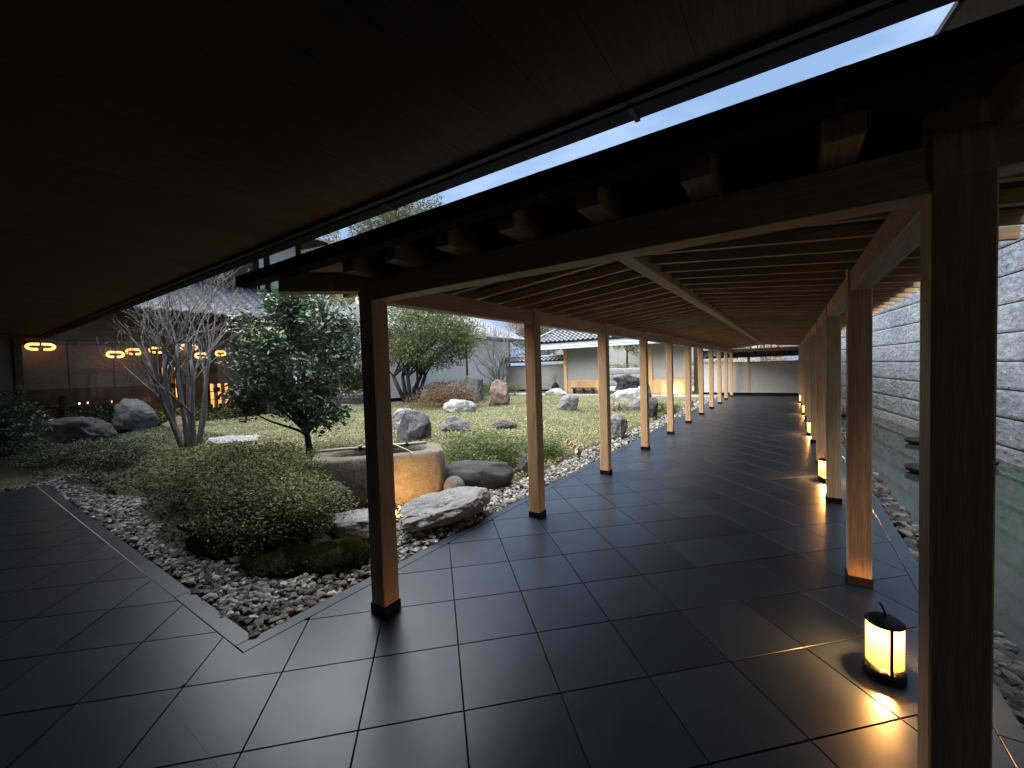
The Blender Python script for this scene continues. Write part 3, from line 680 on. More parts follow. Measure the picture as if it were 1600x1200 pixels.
# ------------------------------------------------------------------ stone water basin
bas = thing('stone_basin', 'oblong carved granite water basin lit orange on its right end', 'basin', (-4.15, 3.15, 0))
ctr = Vector((-4.15, 3.18, 0)); e1 = Vector((.62, .785, 0)).normalized(); e2 = Vector((-e1.y, e1.x, 0))   # long axis, back direction
def basin_ring(a, b, z, n=56, sq=.42, jag=0, seed=0):
    out = []
    for k in range(n):
        t = 2*math.pi*k/n; c_, s_ = math.cos(t), math.sin(t); x = math.copysign(abs(c_)**sq, c_)*a; y = math.copysign(abs(s_)**sq, s_)*b
        if x < 0: x *= 1 - .12*abs(s_)
        p = ctr + e1*x + e2*y + Vector((0,0,z))
        j = 1 + jag*noise.fractal(p*3.1+Vector((seed,0,0)), .9, 2.2, 4); p = ctr + (p-ctr)*j; p.z = z + .02*jag*10*noise.noise(p*2.5+Vector((9,seed,0)))*(1 if z > 0 else 0)
        out.append(p)
    return out
rings = [(.64,.30,-.05),(.70,.34,.02),(.74,.37,.10),(.765,.385,.22),(.78,.395,.34),(.78,.395,.46),(.77,.39,.535),(.755,.38,.562),(.72,.355,.57)]
V = []; F = []; n = 56
for a, b, z in rings: V += basin_ring(a, b, z, jag=.045)
inn = [(.58,.235,.57),(.565,.225,.557),(.55,.215,.48),(.50,.18,.38)]
for a, b, z in inn: V += basin_ring(a, b, z, sq=.6, jag=.02, seed=4)
nr = len(rings)+len(inn)
F = [(i*n+k, i*n+(k+1)%n, (i+1)*n+(k+1)%n, (i+1)*n+k) for i in range(nr-1) for k in range(n)]
F.append(tuple((nr-1)*n+k for k in range(n)))
part('basin_body', ([tuple(v) for v in V], F), RK['basin'], bas, True)
wr_ = basin_ring(.56, .22, .522, sq=.6); part('basin_water', MB().add(wr_, [tuple(range(n))]), M_basinw, bas)
M_bamboo = wood('green_bamboo', 0, (.30,.32,.20), (.42,.42,.28)); M_bamboo2 = wood('dry_bamboo', 0, (.48,.42,.30), (.62,.56,.42))
def along(x, y, z): return ctr + e1*x + e2*y + Vector((0,0,z))
poles = thing('bamboo_rest', 'pair of bamboo poles lashed together across the back of the basin', 'bamboo poles', along(0, .24, .575))
for dy in (.225, .26): part('pole', MB().tube([along(-.72+.26*k/1, dy, .588+.002*(k % 2)) for k in range(6)], [.014,.013,.014,.013,.014,.013], 10), M_bamboo, poles, True)
for x in (-.24, .33): part('lashing', MB().tube([along(x, .21, .588), along(x, .275, .588)], .021, 10), M_black, poles, True)
part('cross_piece', MB().tube([along(-.26, .19, .611), along(-.22, .30, .611)], .013, 8), M_bamboo, poles, True)
ladle = thing('ladle', 'thin bamboo ladle resting over the rim of the basin', 'ladle', along(.2, .1, .6))
part('handle', MB().tube([along(.14, .21, .62), along(.36, -.40, .592)], .006, 8), M_bamboo2, ladle, True)
part('cup', MB().lathe([(0,0),(.035,0),(.038,.05),(.034,.05),(.032,.006),(0,.006)], tuple(along(.12, .235, .60)), 16), M_bamboo2, ladle, True)

# small spike lamp behind the first post that lights the basin, and its twin by the third post
def spot(loc, aim, label, power, size=R(75), body=.16, rad=.035):
    loc = Vector(loc); d = (Vector(aim)-loc).normalized(); t = thing('garden_spotlight', label, 'spotlight', (loc.x, loc.y, 0), 'garden spotlights')
    part('stake', MB().tube([(loc.x, loc.y, -.05), tuple(loc)], .009, 8), M_black, t, True)
    hd = part('lamp_head', MB().tube([loc-d*.03, loc-d*.028, loc+d*.05], [rad*.5, rad*.9, rad], 18, cap=False), M_copper, t, True)
    part('lens', MB().tube([loc+d*.030, loc+d*.032], [rad*.8, rad*.8], 18), emis('lens_glow', (1, .6, .25), 2), hd)
    for k in range(4):
        s = .045 + body*k/4
        side = d.cross(Vector((0,0,1))).normalized(); upv = side.cross(d)
        V = []; m = 10
        for e in (s, s+body/4*.62):
            V += [loc + d*e + (side*math.cos(math.pi*(.02+.96*j/m)) + upv*math.sin(math.pi*(.02+.96*j/m)))*(rad*1.15) for j in range(m+1)]
            V += [loc + d*e + (side*math.cos(math.pi*(.02+.96*j/m)) + upv*math.sin(math.pi*(.02+.96*j/m)))*(rad*1.05) for j in range(m+1)]
        q = m+1; Fs = []
        for j in range(m): Fs += [(j,j+1,2*q+j+1,2*q+j),(q+j,3*q+j,3*q+j+1,q+j+1),(j,q+j,q+j+1,j+1),(2*q+j,2*q+j+1,3*q+j+1,3*q+j)]
        part('louvre', MB().add(V, Fs), M_copper, hd, True)
    ld = bpy.data.lights.new('spot', 'SPOT'); ld.energy = power; ld.color = (1, .55, .21); ld.spot_size = size; ld.spot_blend = .6; ld.shadow_soft_size = .03
    lo = bpy.data.objects.new('spot_bulb', ld); link(lo); lo.parent = t; lo.location = loc + d*.06 - Vector((loc.x, loc.y, 0)); lo.rotation_euler = (-d).to_track_quat('Z', 'Y').to_euler()
    return t
M_copper = plain('aged_copper', (.22,.16,.12), .45, .5, .5, 14, .35)
spot((-3.34, 2.62, .07), (-3.95, 3.75, .30), 'small spotlight on the gravel behind the nearest left post lighting the basin', 7, R(88), .05)
spot((-2.95, 6.28, .08), (-3.35, 5.95, .50), 'tilted copper louvred spotlight standing at the gravel edge before the third post', 1.2, R(60), .30, .055)

# ------------------------------------------------------------------ ground cover
g = np.random.default_rng(3)
def cover_points(n, x0, x1, y0, y1, test):
    x = g.uniform(x0, x1, n); y = g.uniform(y0, y1, n)
    return [(a, b, garden_z(a, b)) for a, b in zip(x, y) if test(a, b)]
def on_lawn(x, y):
    if in_gravel(x, y) or x < -15.3 or y > 19.4: return False
    if x > -3.02-.06*math.sin(y*2.1): return False
    if y < 2.9 and x > -8.0: return False
    if y < 1.9: return False
    return not (-5.1 < x < -3 and 1.9 < y < 4.3)
P = cover_points(45000, -9.5, -3, 2.4, 9, on_lawn) + cover_points(50000, -15.3, -3, 2, 14, on_lawn) + cover_points(20000, -15.3, -3, 12, 19.5, on_lawn)
P = np.array(P); P[:, 2] += g.uniform(.0, .05, len(P))
o = part('ground_cover', leaves(P, .042, 5, .42, .15), L_cover, None); tag(o, 'pale yellow green low leafy ground cover carpeting the garden', 'ground cover', None, 'stuff')
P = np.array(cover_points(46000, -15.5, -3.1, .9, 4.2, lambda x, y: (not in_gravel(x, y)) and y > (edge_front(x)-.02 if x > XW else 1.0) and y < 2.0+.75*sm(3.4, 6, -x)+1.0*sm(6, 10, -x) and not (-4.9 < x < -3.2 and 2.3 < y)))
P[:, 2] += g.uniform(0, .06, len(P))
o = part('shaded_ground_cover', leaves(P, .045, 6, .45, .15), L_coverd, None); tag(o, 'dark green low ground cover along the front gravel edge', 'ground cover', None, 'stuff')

# ------------------------------------------------------------------ shrubs
def shrub(name, label, c, rad, nblob, nleaf, size, mat, seed, group=None, twigs=6, flat=.8, up=.3, six=False, bs=(.18,.46)):
    z0 = garden_z(c[0], c[1]) if c[2] is None else c[2]; t = thing(name, label, 'shrub', (c[0], c[1], z0), group); r = random.Random(seed)
    mb = MB()
    for k in range(twigs):
        a = r.uniform(0, 6.28); branches(mb, (c[0]+r.gauss(0,.06)*rad[0], c[1]+r.gauss(0,.06)*rad[1], z0-.03), (math.cos(a)*rad[0]*.8, math.sin(a)*rad[1]*.8, rad[2]*1.0+.1), rad[2]*.42, .007, 2, r, .7, .1, None, (2,3), .6, 3, .2)
    part('stem', mb, M_bark, t, True)
    bl = []
    for _ in range(nblob):
        a = r.uniform(0, 6.283); q_ = math.sqrt(r.random())*.82; s = r.uniform(*bs)
        x, y = math.cos(a)*q_, math.sin(a)*q_; top = math.sqrt(max(.05, 1-(q_*.95)**2))
        bl.append((c[0]+x*rad[0], c[1]+y*rad[1], z0+rad[2]*top*r.uniform(.35, .92), rad[0]*s, rad[1]*s, rad[2]*s*flat))
    Pl = clump_points(nleaf, bl, seed+1, .5); Pl = Pl[Pl[:, 2] > z0+.01]
    part('foliage', leaves(Pl, size, seed+2, .45, up, six), mat, t); return t
FR = 'azaleas along the front gravel bed'
shrub('azalea', 'dense dark azalea bulging over the gravel at front centre', (-4.35, 1.98, None), (.95, .62, .62), 60, 30000, .030, L_azal, 50, FR)
shrub('azalea', 'spreading azalea below the camellia', (-5.55, 2.25, None), (1.0, .75, .60), 54, 27000, .031, L_azal, 51, FR)
shrub('azalea', 'low azalea mound nearest the bare maple', (-7.3, 2.35, None), (1.15, .7, .42), 48, 20000, .032, L_azal, 52, FR)
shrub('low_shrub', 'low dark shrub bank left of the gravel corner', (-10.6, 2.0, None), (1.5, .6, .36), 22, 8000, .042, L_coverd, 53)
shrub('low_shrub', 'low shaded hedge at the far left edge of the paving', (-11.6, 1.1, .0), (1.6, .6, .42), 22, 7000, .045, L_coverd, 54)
shrub('pale_shrub', 'thin yellow tipped shrub before the left end of the basin', (-3.85, 1.92, None), (.42, .36, .62), 20, 2600, .032, L_nand, 55, None, 16, .7, .4)
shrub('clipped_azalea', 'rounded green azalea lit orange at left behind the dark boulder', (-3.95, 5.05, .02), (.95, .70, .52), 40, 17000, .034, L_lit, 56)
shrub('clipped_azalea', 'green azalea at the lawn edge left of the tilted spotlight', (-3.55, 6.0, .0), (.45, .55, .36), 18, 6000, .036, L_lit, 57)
shrub('brown_azalea', 'rounded brown leaved azalea beneath the spreading evergreen', (-9.6, 10.1, .2), (1.5, 1.2, .85), 44, 13000, .05, L_azbr, 58)
shrub('hedge', 'green hedge bush behind the brown azalea and the standing stone', (-11.6, 12.9, .2), (1.9, .9, .95), 34, 9000, .06, L_azal, 59)
shrub('hedge', 'pale green bush at the foot of the bare multi stemmed tree', (-11.9, 16.2, .1), (1.5, 1.0, .85), 30, 7000, .06, L_lit, 60)
shrub('shaded_camellia', 'dark glossy shrub in deep shade at the left picture edge', (-12.2, .75, .0), (.7, .7, 1.75), 34, 3600, .09, L_cam, 61, None, 14, .6, .4, True)
shrub('window_shrub', 'feathery dark green shrub below the restaurant window', (-15.2, 4.7, .0), (.7, 1.6, .75), 26, 6500, .07, L_azal, 62)
shrub('window_shrub', 'dark shrub left of the pale boulder under the window', (-15.3, 2.6, .0), (.7, 1.2, .85), 24, 6000, .07, L_coverd, 63)
shrub('edge_shrub', 'low dark green shrub at the lawn edge by the fifth post', (-3.35, 13.2, .0), (.45, 1.1, .3), 16, 4200, .05, L_azal, 64)
shrub('dry_shrub', 'thin pale dry shrub before the broad white rock', (-4.35, 12.0, .1), (.55, .5, .45), 12, 900, .04, L_cover, 65, None, 18)
def moss(label, c, rad, n, seed):
    gg = np.random.default_rng(seed); a = gg.random(n)*6.283; q_ = np.sqrt(gg.random(n))
    x = c[0]+np.cos(a)*q_*rad[0]; y = c[1]+np.sin(a)*q_*rad[1]; z = rad[2]*np.sqrt(np.clip(1-q_**2, 0, 1))*(1+.25*np.array([noise.noise(Vector((u*7, v*7, 0))) for u, v in zip(x, y)]))
    t = thing('moss_mound', label, 'moss', (c[0], c[1], 0), 'moss mounds')
    v, f = rock_geo((rad[0]*1.8, rad[1]*1.8, rad[2]*1.5), seed, cuts=0, rough=.06, sub=3)
    part('mound', ([(p[0]+c[0], p[1]+c[1], p[2]-.01) for p in v], f), M_soil, t, True)
    part('moss_blades', blades(np.stack([x, y, z-.012], 1), .042, seed, .22), L_moss, t)['kind'] = 'stuff'
moss('bright green moss mound just left of the nearest left post', (-3.05, 1.88, 0), (.26, .22, .13), 9000, 70)
moss('dark moss mound at the tip of the front bed', (-3.45, 1.62, 0), (.34, .24, .10), 8000, 71)
moss('dark moss cushion under the front azalea', (-4.3, 1.46, 0), (.42, .16, .08), 3200, 72)

# ------------------------------------------------------------------ trees
def bare_tree(label, base_, stems, h, seed, rad, lean=.16, depth=4):
    r = random.Random(seed); t = thing('bare_tree', label, 'tree', base_, 'bare trees'); tr = MB(); tw = MB()
    for k in range(stems):
        a = 2*math.pi*k/stems + r.uniform(-.3,.3); b = Vector(base_) + Vector((math.cos(a)*.11, math.sin(a)*.11, -.05))
        d = Vector((math.cos(a)*lean*r.uniform(.4,1.4), math.sin(a)*lean*r.uniform(.4,1.4), 1)).normalized()
        p = b.copy(); pts = [p.copy()]; hh = h*r.uniform(.45,.6); rr = rad*r.uniform(.7,1.1); rads = [rr*1.5]; n = 7
        for i in range(n):
            d = (d + Vector((r.gauss(0,.05), r.gauss(0,.05), .03))).normalized(); p = p + d*hh/n; pts.append(p.copy()); rads.append(rr*(1.1-.55*(i+1)/n))
        tr.tube(pts, rads, 8)
        for i in range(3, n+1):
            if i < n and r.random() < .45: continue
            for _ in range(2 if i == n else 1):
                aa = r.uniform(0, 6.28); nd = (d*.9 + Vector((math.cos(aa), math.sin(aa), r.uniform(.1,.6)))*(.45 if i == n else .75)).normalized()
                branches(tw, pts[i], nd, h*.24*r.uniform(.8,1.2), rads[i]*.6, depth-1, r, .6, .12, None, (2,3), .7, 4, .14, .0028)
    part('trunk', tr, M_barkg, t, True); part('branches', tw, M_barkg, t, True); return t
bare_tree('bare grey multi stemmed maple on the left before the lit window', (-9.5, 2.92, .13), 9, 3.6, 81, .042, .17, 4)
bare_tree('slender bare multi stemmed tree before the white storehouse', (-12.4, 17.0, .12), 7, 3.9, 82, .06, .14, 4)

def leafy_tree(name, label, base_, h0, crown_c, crown_r, nblob, nleaf, size, mat, seed, stems=1, trad=.06, bark=None, six=False, bs=(.24,.42), shell=.45, group=None, up=.35, aspect=.45):
    r = random.Random(seed); t = thing(name, label, 'tree', base_, group); mb = MB(); bl = crown_blobs(crown_c, crown_r, nblob, seed, bs)
    for k in range(stems):
        a = 2*math.pi*(k+.3)/max(1, stems); b = Vector(base_)+Vector((math.cos(a), math.sin(a), 0))*(.10*stems/3 if stems > 1 else 0) - Vector((0,0,.05))
        fork = Vector(base_)+Vector((math.cos(a)*crown_r[0]*.25*(stems > 1), math.sin(a)*crown_r[1]*.25*(stems > 1), h0))
        mid = (b+fork)/2 + Vector((r.gauss(0,.05), r.gauss(0,.05), 0)); mb.tube([b, mid, fork], [trad*1.3, trad, trad*.85], 9)
        for c in r.sample(bl, min(len(bl), 7 if stems > 1 else 16)):
            e = Vector(c[:3]); m2 = (fork*.5+e*.5) + Vector((r.gauss(0,.08), r.gauss(0,.08), r.gauss(0,.05)))*crown_r[0]*.5
            mb.tube([fork, fork*.75+m2*.25+Vector((0,0,.02)), m2, e], [trad*.55, trad*.42, trad*.28, trad*.08], 5)
            for _ in range(3): branches(mb, tuple(m2*.4+e*.6), e-m2+Vector((r.gauss(0,.3), r.gauss(0,.3), r.gauss(0,.2)))*crown_r[0]*.6, crown_r[0]*.4, trad*.12, 1, r, .6, .05, None, (2,3), .7, 3, .15)
    part('trunk', mb, bark or M_bark, t, True)
    part('crown', leaves(clump_points(nleaf, bl, seed+1, shell), size, seed+2, aspect, up, six), mat, t); return t
leafy_tree('camellia_tree', 'glossy dark leaved camellia tree beside the stone basin', (-6.05, 3.32, .2), .42, (-6.08, 3.3, 1.66), (1.05, 1.05, 1.16), 74, 9800, .086, L_cam, 90, 1, .05, None, True, (.15,.30), .25, None, .45, .48)
leafy_tree('evergreen_tree', 'wide spreading evergreen tree with several dark trunks behind the brown azalea', (-12.9, 11.5, .27), 1.1, (-12.7, 11.9, 3.1), (2.7, 2.6, 1.75), 70, 30000, .10, L_ever, 91, 5, .085, M_bark, False, (.20,.36), .3)
BGT = 'trees behind the buildings'
leafy_tree('tall_tree', 'tall evergreen tree seen through the gap between the eaves', (-31, 26.5, 0), 8, (-30.5, 27, 15.2), (5.2, 5.2, 4.6), 60, 16000, .26, L_pine, 92, 1, .25, M_bark, False, (.2,.34), .3, BGT)
leafy_tree('tall_tree', 'yellow green tree at the left end of the gap between the eaves', (-37, 22, 0), 6, (-37, 22.4, 12.0), (3.6, 3.6, 4.2), 40, 9000, .26, L_yel, 93, 1, .22, M_bark, False, (.2,.34), .3, BGT)
leafy_tree('garden_tree', 'yellow green tree showing above the camellia left of the nearest post', (-27, 20, 0), 3, (-27, 20.5, 7.0), (4.2, 3.8, 3.4), 46, 12000, .20, L_yel, 94, 1, .18, M_bark, False, (.2,.34), .3, BGT)
leafy_tree('garden_tree', 'green tree rising behind the spreading evergreen', (-22, 21, 0), 3, (-22, 21.5, 5.8), (3.6, 3.6, 3.2), 40, 10000, .17, L_ever, 95, 1, .16, M_bark, False, (.2,.34), .3, BGT)
leafy_tree('autumn_tree', 'brown leaved autumn tree above the left of the gate roof', (-18.5, 31, 0), 3, (-18.5, 31, 5.6), (3.6, 3.2, 3.0), 36, 7000, .17, L_aut, 96, 1, .16, M_barkg, False, (.2,.34), .3, BGT)
leafy_tree('autumn_tree', 'brown autumn tree beyond the wall at the walkway end', (-1.5, 32, 0), 2, (-1.5, 32, 3.2), (4.2, 2.4, 2.2), 36, 7000, .15, L_aut, 97, 1, .14, M_barkg, False, (.2,.34), .3, BGT)
leafy_tree('pine_tree', 'small dark green pine behind the stone wall beyond the gate', (-11.3, 34, 1.2), 1.4, (-11.2, 34, 3.4), (1.5, 1.3, 1.3), 26, 4200, .12, L_ever, 98, 1, .1, M_bark, False, (.24,.4), .3, BGT)
leafy_tree('autumn_shrub_tree', 'small orange leaved maple at the left side of the gate opening', (-13.4, 31, 0), .7, (-13.4, 31, 1.7), (.9, .8, 1.0), 16, 1800, .10, L_aut, 99, 1, .06, M_bark, False, (.3,.5), .3, BGT)
leafy_tree('garden_tree', 'grey green tree behind the low tiled wall left of the gate', (-17.5, 28.5, 0), 1.5, (-17.3, 28.5, 3.4), (2.2, 2.0, 1.9), 30, 5200, .13, L_pine, 89, 1, .1, M_bark, False, (.24,.4), .3, BGT)
leafy_tree('garden_tree', 'dense green tree behind the camellia between restaurant wing and storehouse', (-18.2, 10.2, 0), 1.2, (-18.2, 10.4, 3.0), (2.1, 1.6, 2.4), 46, 12000, .11, L_ever, 88, 3, .09, M_bark, False, (.22,.38), .3, BGT)
shrub('background_hedge', 'tall dark hedge closing the gap beside the storehouse', (-17.2, 11.6, .0), (.7, 1.6, 2.3), 50, 14000, .08, L_azal, 87)
t = bare_tree('tall bare tree against the sky in the gap between the eaves', (-36, 25, 0), 4, 16.5, 83, .16, .2, 4)
t['group'] = 'trees behind the buildings'

# ------------------------------------------------------------------ tiled roofs
def tile_roof_mat():
    m, nt, b = base('clay_tile', (.25,.27,.30), .38, .5)
    r = ramp(nt, rand_val(nt), [(0, (.075,.085,.10)), (.5, (.11,.122,.14)), (1, (.15,.165,.185))])
    n = noise_tex(nt, 7, 5); r2 = ramp(nt, n.outputs['Fac'], [(.3, (.8,.8,.8)), (.7, (1.1,1.1,1.1))])
    nt.links.new(mixc(nt, 1.0, r.outputs['Color'], r2.outputs['Color'], 'MULTIPLY'), b.inputs['Base Color']); return m
M_rt = tile_roof_mat()
def tile_mesh(w_, l_, n=10):
    V = []
    for e, z in ((0, .035), (1, 0)):
        for th in (0, -.016):
            for i in range(n+1):
                u = i/n; prof = .040*math.cos(2*math.pi*(u-.18)) + .012*math.cos(4*math.pi*(u-.18))
                V.append(((u-.5)*w_*1.06, (e-.0)*l_*1.12, prof+z+th))
    q = n+1; F = []
    for i in range(n):
        F += [(i, i+1, 2*q+i+1, 2*q+i), (q+i, 3*q+i, 3*q+i+1, q+i+1), (i, q+i, q+i+1, i+1), (2*q+i, 2*q+i+1, 3*q+i+1, 3*q+i)]
    return mk('roof_tile', V, F, M_rt, True)
def place_tiles(parent, me, o, u, v, rows, du, dv, inside, as_parts=True):
    u = Vector(u).normalized(); v = Vector(v).normalized(); n_ = u.cross(v).normalized(); rot = Matrix((u, v, n_)).transposed(); eu = rot.to_euler()
    VV = []; FF = []; nb = 0
    base_v = np.array([vv.co[:] for vv in me.vertices]); base_f = [tuple(p.vertices) for p in me.polygons]
    for j in range(rows[1]):
        for i in range(rows[0]):
            if not inside((i+.5)*du, j*dv): continue
            p = Vector(o) + u*(i+.5)*du + v*j*dv
            if as_parts: inst('roof_tile', me, parent, p, eu)
            else:
                VV.append(base_v @ np.array(rot).T + np.array(p)); FF += [tuple(k+nb for k in f) for f in base_f]; nb += len(base_v)
    if not as_parts:
        ob = part('roof_tiles', (np.concatenate(VV), FF), M_rt, parent, True); ob['kind'] = 'stuff'

# ------------------------------------------------------------------ gate house at the end of the garden
GY = 21.2
gate = thing('gate_house', 'tile roofed gate house with plaster panels above wooden wainscot', 'gate', (-7.5, GY, 0))
def panel(x0, x1):
    part('plaster_panel', MB().box(x0, x1, GY-.03, GY+.05, .76, 2.62), M_plaster_g, gate)
    n = max(2, round((x1-x0)/.22))
    for k in range(n): part('wainscot_board', MB().bbox(x0+(x1-x0)*k/n+.002, x0+(x1-x0)*(k+1)/n-.002, GY-.05, GY+.04, .05, .74, .003), WZ, gate)
    part('rail', MB().bbox(x0, x1, GY-.065, GY+.05, .735, .775, .003), WX, gate)
    part('sill', MB().box(x0, x1, GY-.07, GY+.06, 0.0, .052), M_black, gate)
panel(-10.55, -8.42); panel(-5.75, -4.1)
for x in (-10.65, -8.32, -5.85, -4.0): part('post', MB().bbox(x-.1, x+.1, GY-.1, GY+.1, 0, 2.62, .006), WZ, gate)
for x in (-10.65, -4.0): part('rear_post', MB().bbox(x-.1, x+.1, GY+1.6, GY+1.8, 0, 2.62, .006), WZ, gate)
part('lintel', MB().bbox(-12.3, -2.9, GY-.08, GY+.08, 2.62, 2.82, .005), WX, gate)
EX0, EX1 = -12.75, -2.6
part('hisashi_roof', MB().add([(EX0+.2,20.0,2.57),(EX1-.2,20.0,2.57),(EX1-.2,20.75,2.97),(EX0+.2,20.75,2.97),(EX0+.2,20.0,2.53),(EX1-.2,20.0,2.53),(EX1-.2,20.75,2.90),(EX0+.2,20.75,2.90)],
     [(0,1,2,3),(4,7,6,5),(0,4,5,1),(1,5,6,2),(3,2,6,7),(0,3,7,4)]), plain('zinc_sheet', (.13,.148,.165), .45, .5, 0, 5, .15), gate)
for k in range(34): part('eave_rafter', MB().beam((EX0+.45+k*.29, 20.04, 2.49), (EX0+.45+k*.29, GY, 2.83), .05, .06), WDY, gate)
part('hisashi_seam', MB().box(EX0+.2, EX1-.2, 20.2, 20.23, 2.655, 2.70), M_roofg, gate)
part('roof_body', MB().add([(EX0+.1,20.62,2.98),(EX1-.1,20.62,2.98),(EX1-.1,23.4,2.98),(EX0+.1,23.4,2.98),(EX0+1.5,22,3.82),(EX1-1.5,22,3.82)],
     [(0,1,5,4),(1,2,5),(2,3,4,5),(3,0,4),(0,3,2,1)]), M_roofg, gate)
tm = tile_mesh(.285, .26); sl = Vector((0, 1.40, .84)); slL = sl.length
place_tiles(gate, tm, (EX0, 20.58, 3.03), (1,0,0), sl, (36, 7), .285, .232, lambda a, b: a > .1+1.45*b/slL and a < 10.1-1.45*b/slL)
for s, xe in ((1, EX0), (-1, EX1)): part('hip_ridge', MB().tube([(xe, 20.56, 3.06), (xe+s*.75, 21.3, 3.50), (xe+s*1.5, 22, 3.93)], .085, 8), M_rt, gate, True)
part('ridge', MB().bbox(EX0+1.4, EX1-1.4, 21.9, 22.1, 3.85, 4.05, .03), M_rt, gate)
bench = thing('bench', 'low dark wooden bench against the left gate panel', 'bench', (-9.45, 20.88, 0))
part('seat', MB().bbox(-10.15, -8.75, 20.7, 21.05, .33, .38, .004), WDX, bench)
for x in (-10.0, -9.45, -8.9): part('leg', MB().bbox(x-.035, x+.035, 20.74, 21.01, .0, .33, .003), WDZ, bench)
part('stretcher', MB().box(-9.97, -8.93, 20.86, 20.89, .12, .17), WDX, bench)
gl = thing('gate_lantern', 'square lit floor lantern before the right gate panel', 'lantern', (-4.7, 20.85, 0))
part('lantern_base', MB().bbox(-4.80, -4.60, 20.75, 20.95, 0.03, .09, .004), M_black, gl)
part('shade', MB().box(-4.785, -4.615, 20.765, 20.935, .09, .34), emis('gate_lamp_glow', (1, .62, .25), .8), gl); part('lantern_cap', MB().bbox(-4.80, -4.60, 20.75, 20.95, .34, .365, .004), M_black, gl)
ld = bpy.data.lights.new('gate_bulb', 'POINT'); ld.energy = 5; ld.color = (1, .5, .18); ld.shadow_soft_size = .1
lo = bpy.data.objects.new('gate_bulb', ld); link(lo); lo.parent = gl; lo.location = (0, .14, .22)
vase = thing('tall_jar', 'dark ceramic jar standing left of the gate post', 'jar', (-11.2, 20.9, 0.04))
part('jar_body', MB().lathe([(0,0),(.13,0),(.22,.15),(.24,.32),(.18,.50),(.10,.56),(.12,.62),(.10,.62),(.08,.56),(0,.5)], (-11.2, 20.9, .04), 24), M_black, vase, True)
mbk = MB(); rr = random.Random(4)
for _ in range(7): branches(mbk, (-11.2, 20.9, .6), (rr.gauss(0,.35), rr.gauss(0,.35), 1), .4, .008, 1, rr, .6, .1)
part('twigs', mbk, M_bark, vase)

# wall with tiled coping across the end of the walkway
def coped_wall(name, label, x0, x1, y, posts, wt=1.50, cz=1.76, mat=None):
    t = thing(name, label, 'wall', ((x0+x1)/2, y, 0))
    ps = [x0]+posts+[x1]
    for a, b in zip(ps[:-1], ps[1:]): part('plaster_panel', MB().box(a+.05, b-.05, y-.05, y+.05, .14, wt), mat or M_plaster, t)
    for p in ps: part('post', MB().bbox(p-.055, p+.055, y-.065, y+.065, 0, cz, .004), WZ, t)
    part('cap_rail', MB().bbox(x0, x1, y-.07, y+.07, wt, wt+.035, .003), WX, t)
    part('plinth', MB().box(x0, x1, y-.08, y+.08, -.01, .14), M_black, t)
    part('wall_plate', MB().bbox(x0, x1, y-.06, y+.06, cz-.03, cz+.05, .003), WDX, t)
    part('coping_board', MB().box(x0, x1, y-.40, y+.40, cz-.035, cz-.005), WDX, t)
    part('coping_body', MB().add([(x0,y-.40,cz),(x1,y-.40,cz),(x1,y,cz+.22),(x0,y,cz+.22),(x0,y+.4,cz),(x1,y+.4,cz)], [(0,1,2,3),(3,2,5,4),(0,3,4),(1,5,2),(0,4,5,1)]), M_roofg, t)
    n = int((x1-x0)/.30); place_tiles(t, tile_mesh(.30, .26), (x0, y-.45, cz+.03), (1,0,0), (0,.4,.22), (n, 2), .30, .215, lambda a, b: True)
    part('ridge_tile', MB().tube([(x0, y, cz+.29), (x1, y, cz+.29)], .085, 10), M_rt, t, True)
    return t
coped_wall('end_wall', 'white plaster wall with tiled coping closing the far end of the walkway', -3.5, 1.6, GY, [-1.5, .42])
coped_wall('garden_wall', 'low plaster wall with tiled coping left of the gate house', -16.2, -11.4, 23.2, [-13.8], 1.72, 1.98, M_plaster_g)
# stone block wall and hoarding beyond the gate
bw = thing('block_wall', 'pale stone block retaining wall seen through the gate opening', 'wall', (-11, 30, 0)); br = random.Random(9)
M_block = rock_mat('pale_block', (.18,.18,.178), (.26,.26,.255), (.33,.33,.325), 3, .5)
bm_ = mk('wall_block', *rock_geo((1,1,1), 3, cuts=0, rough=.02, sub=2, power=.35), M_block, True)
for j in range(3):
    x = -18 + br.uniform(0,.5)
    while x < -4:
        L = br.uniform(.8, 1.5); inst('wall_block', bm_, bw, (x+L/2, 30+.2, .22+.44*j), (0,0,0), (L*1.06, .6, .50)); x += L
part('backing', MB().box(-18, -4, 30.2, 30.6, 0, 1.34), M_block, bw)
hd = thing('hoarding', 'grey panelled fence behind the block wall beyond the gate', 'fence', (-11, 36, 0))
for k in range(22): part('fence_panel', MB().bbox(-20+k*.9+.02, -20+(k+1)*.9-.02, 36, 36.06, .6, 3.4, .01), M_plaster_g, hd)
solo('planting_bank', leaves(clump_points(7000, [(-17+1.1*k, 31.2, 1.4, .8, .5, .35) for k in range(13)], 77, .4), .10, 78, .45, .3), L_lit, 'strip of green shrubs along the top of the block wall', 'planting', (-11, 31.2, 1.3))

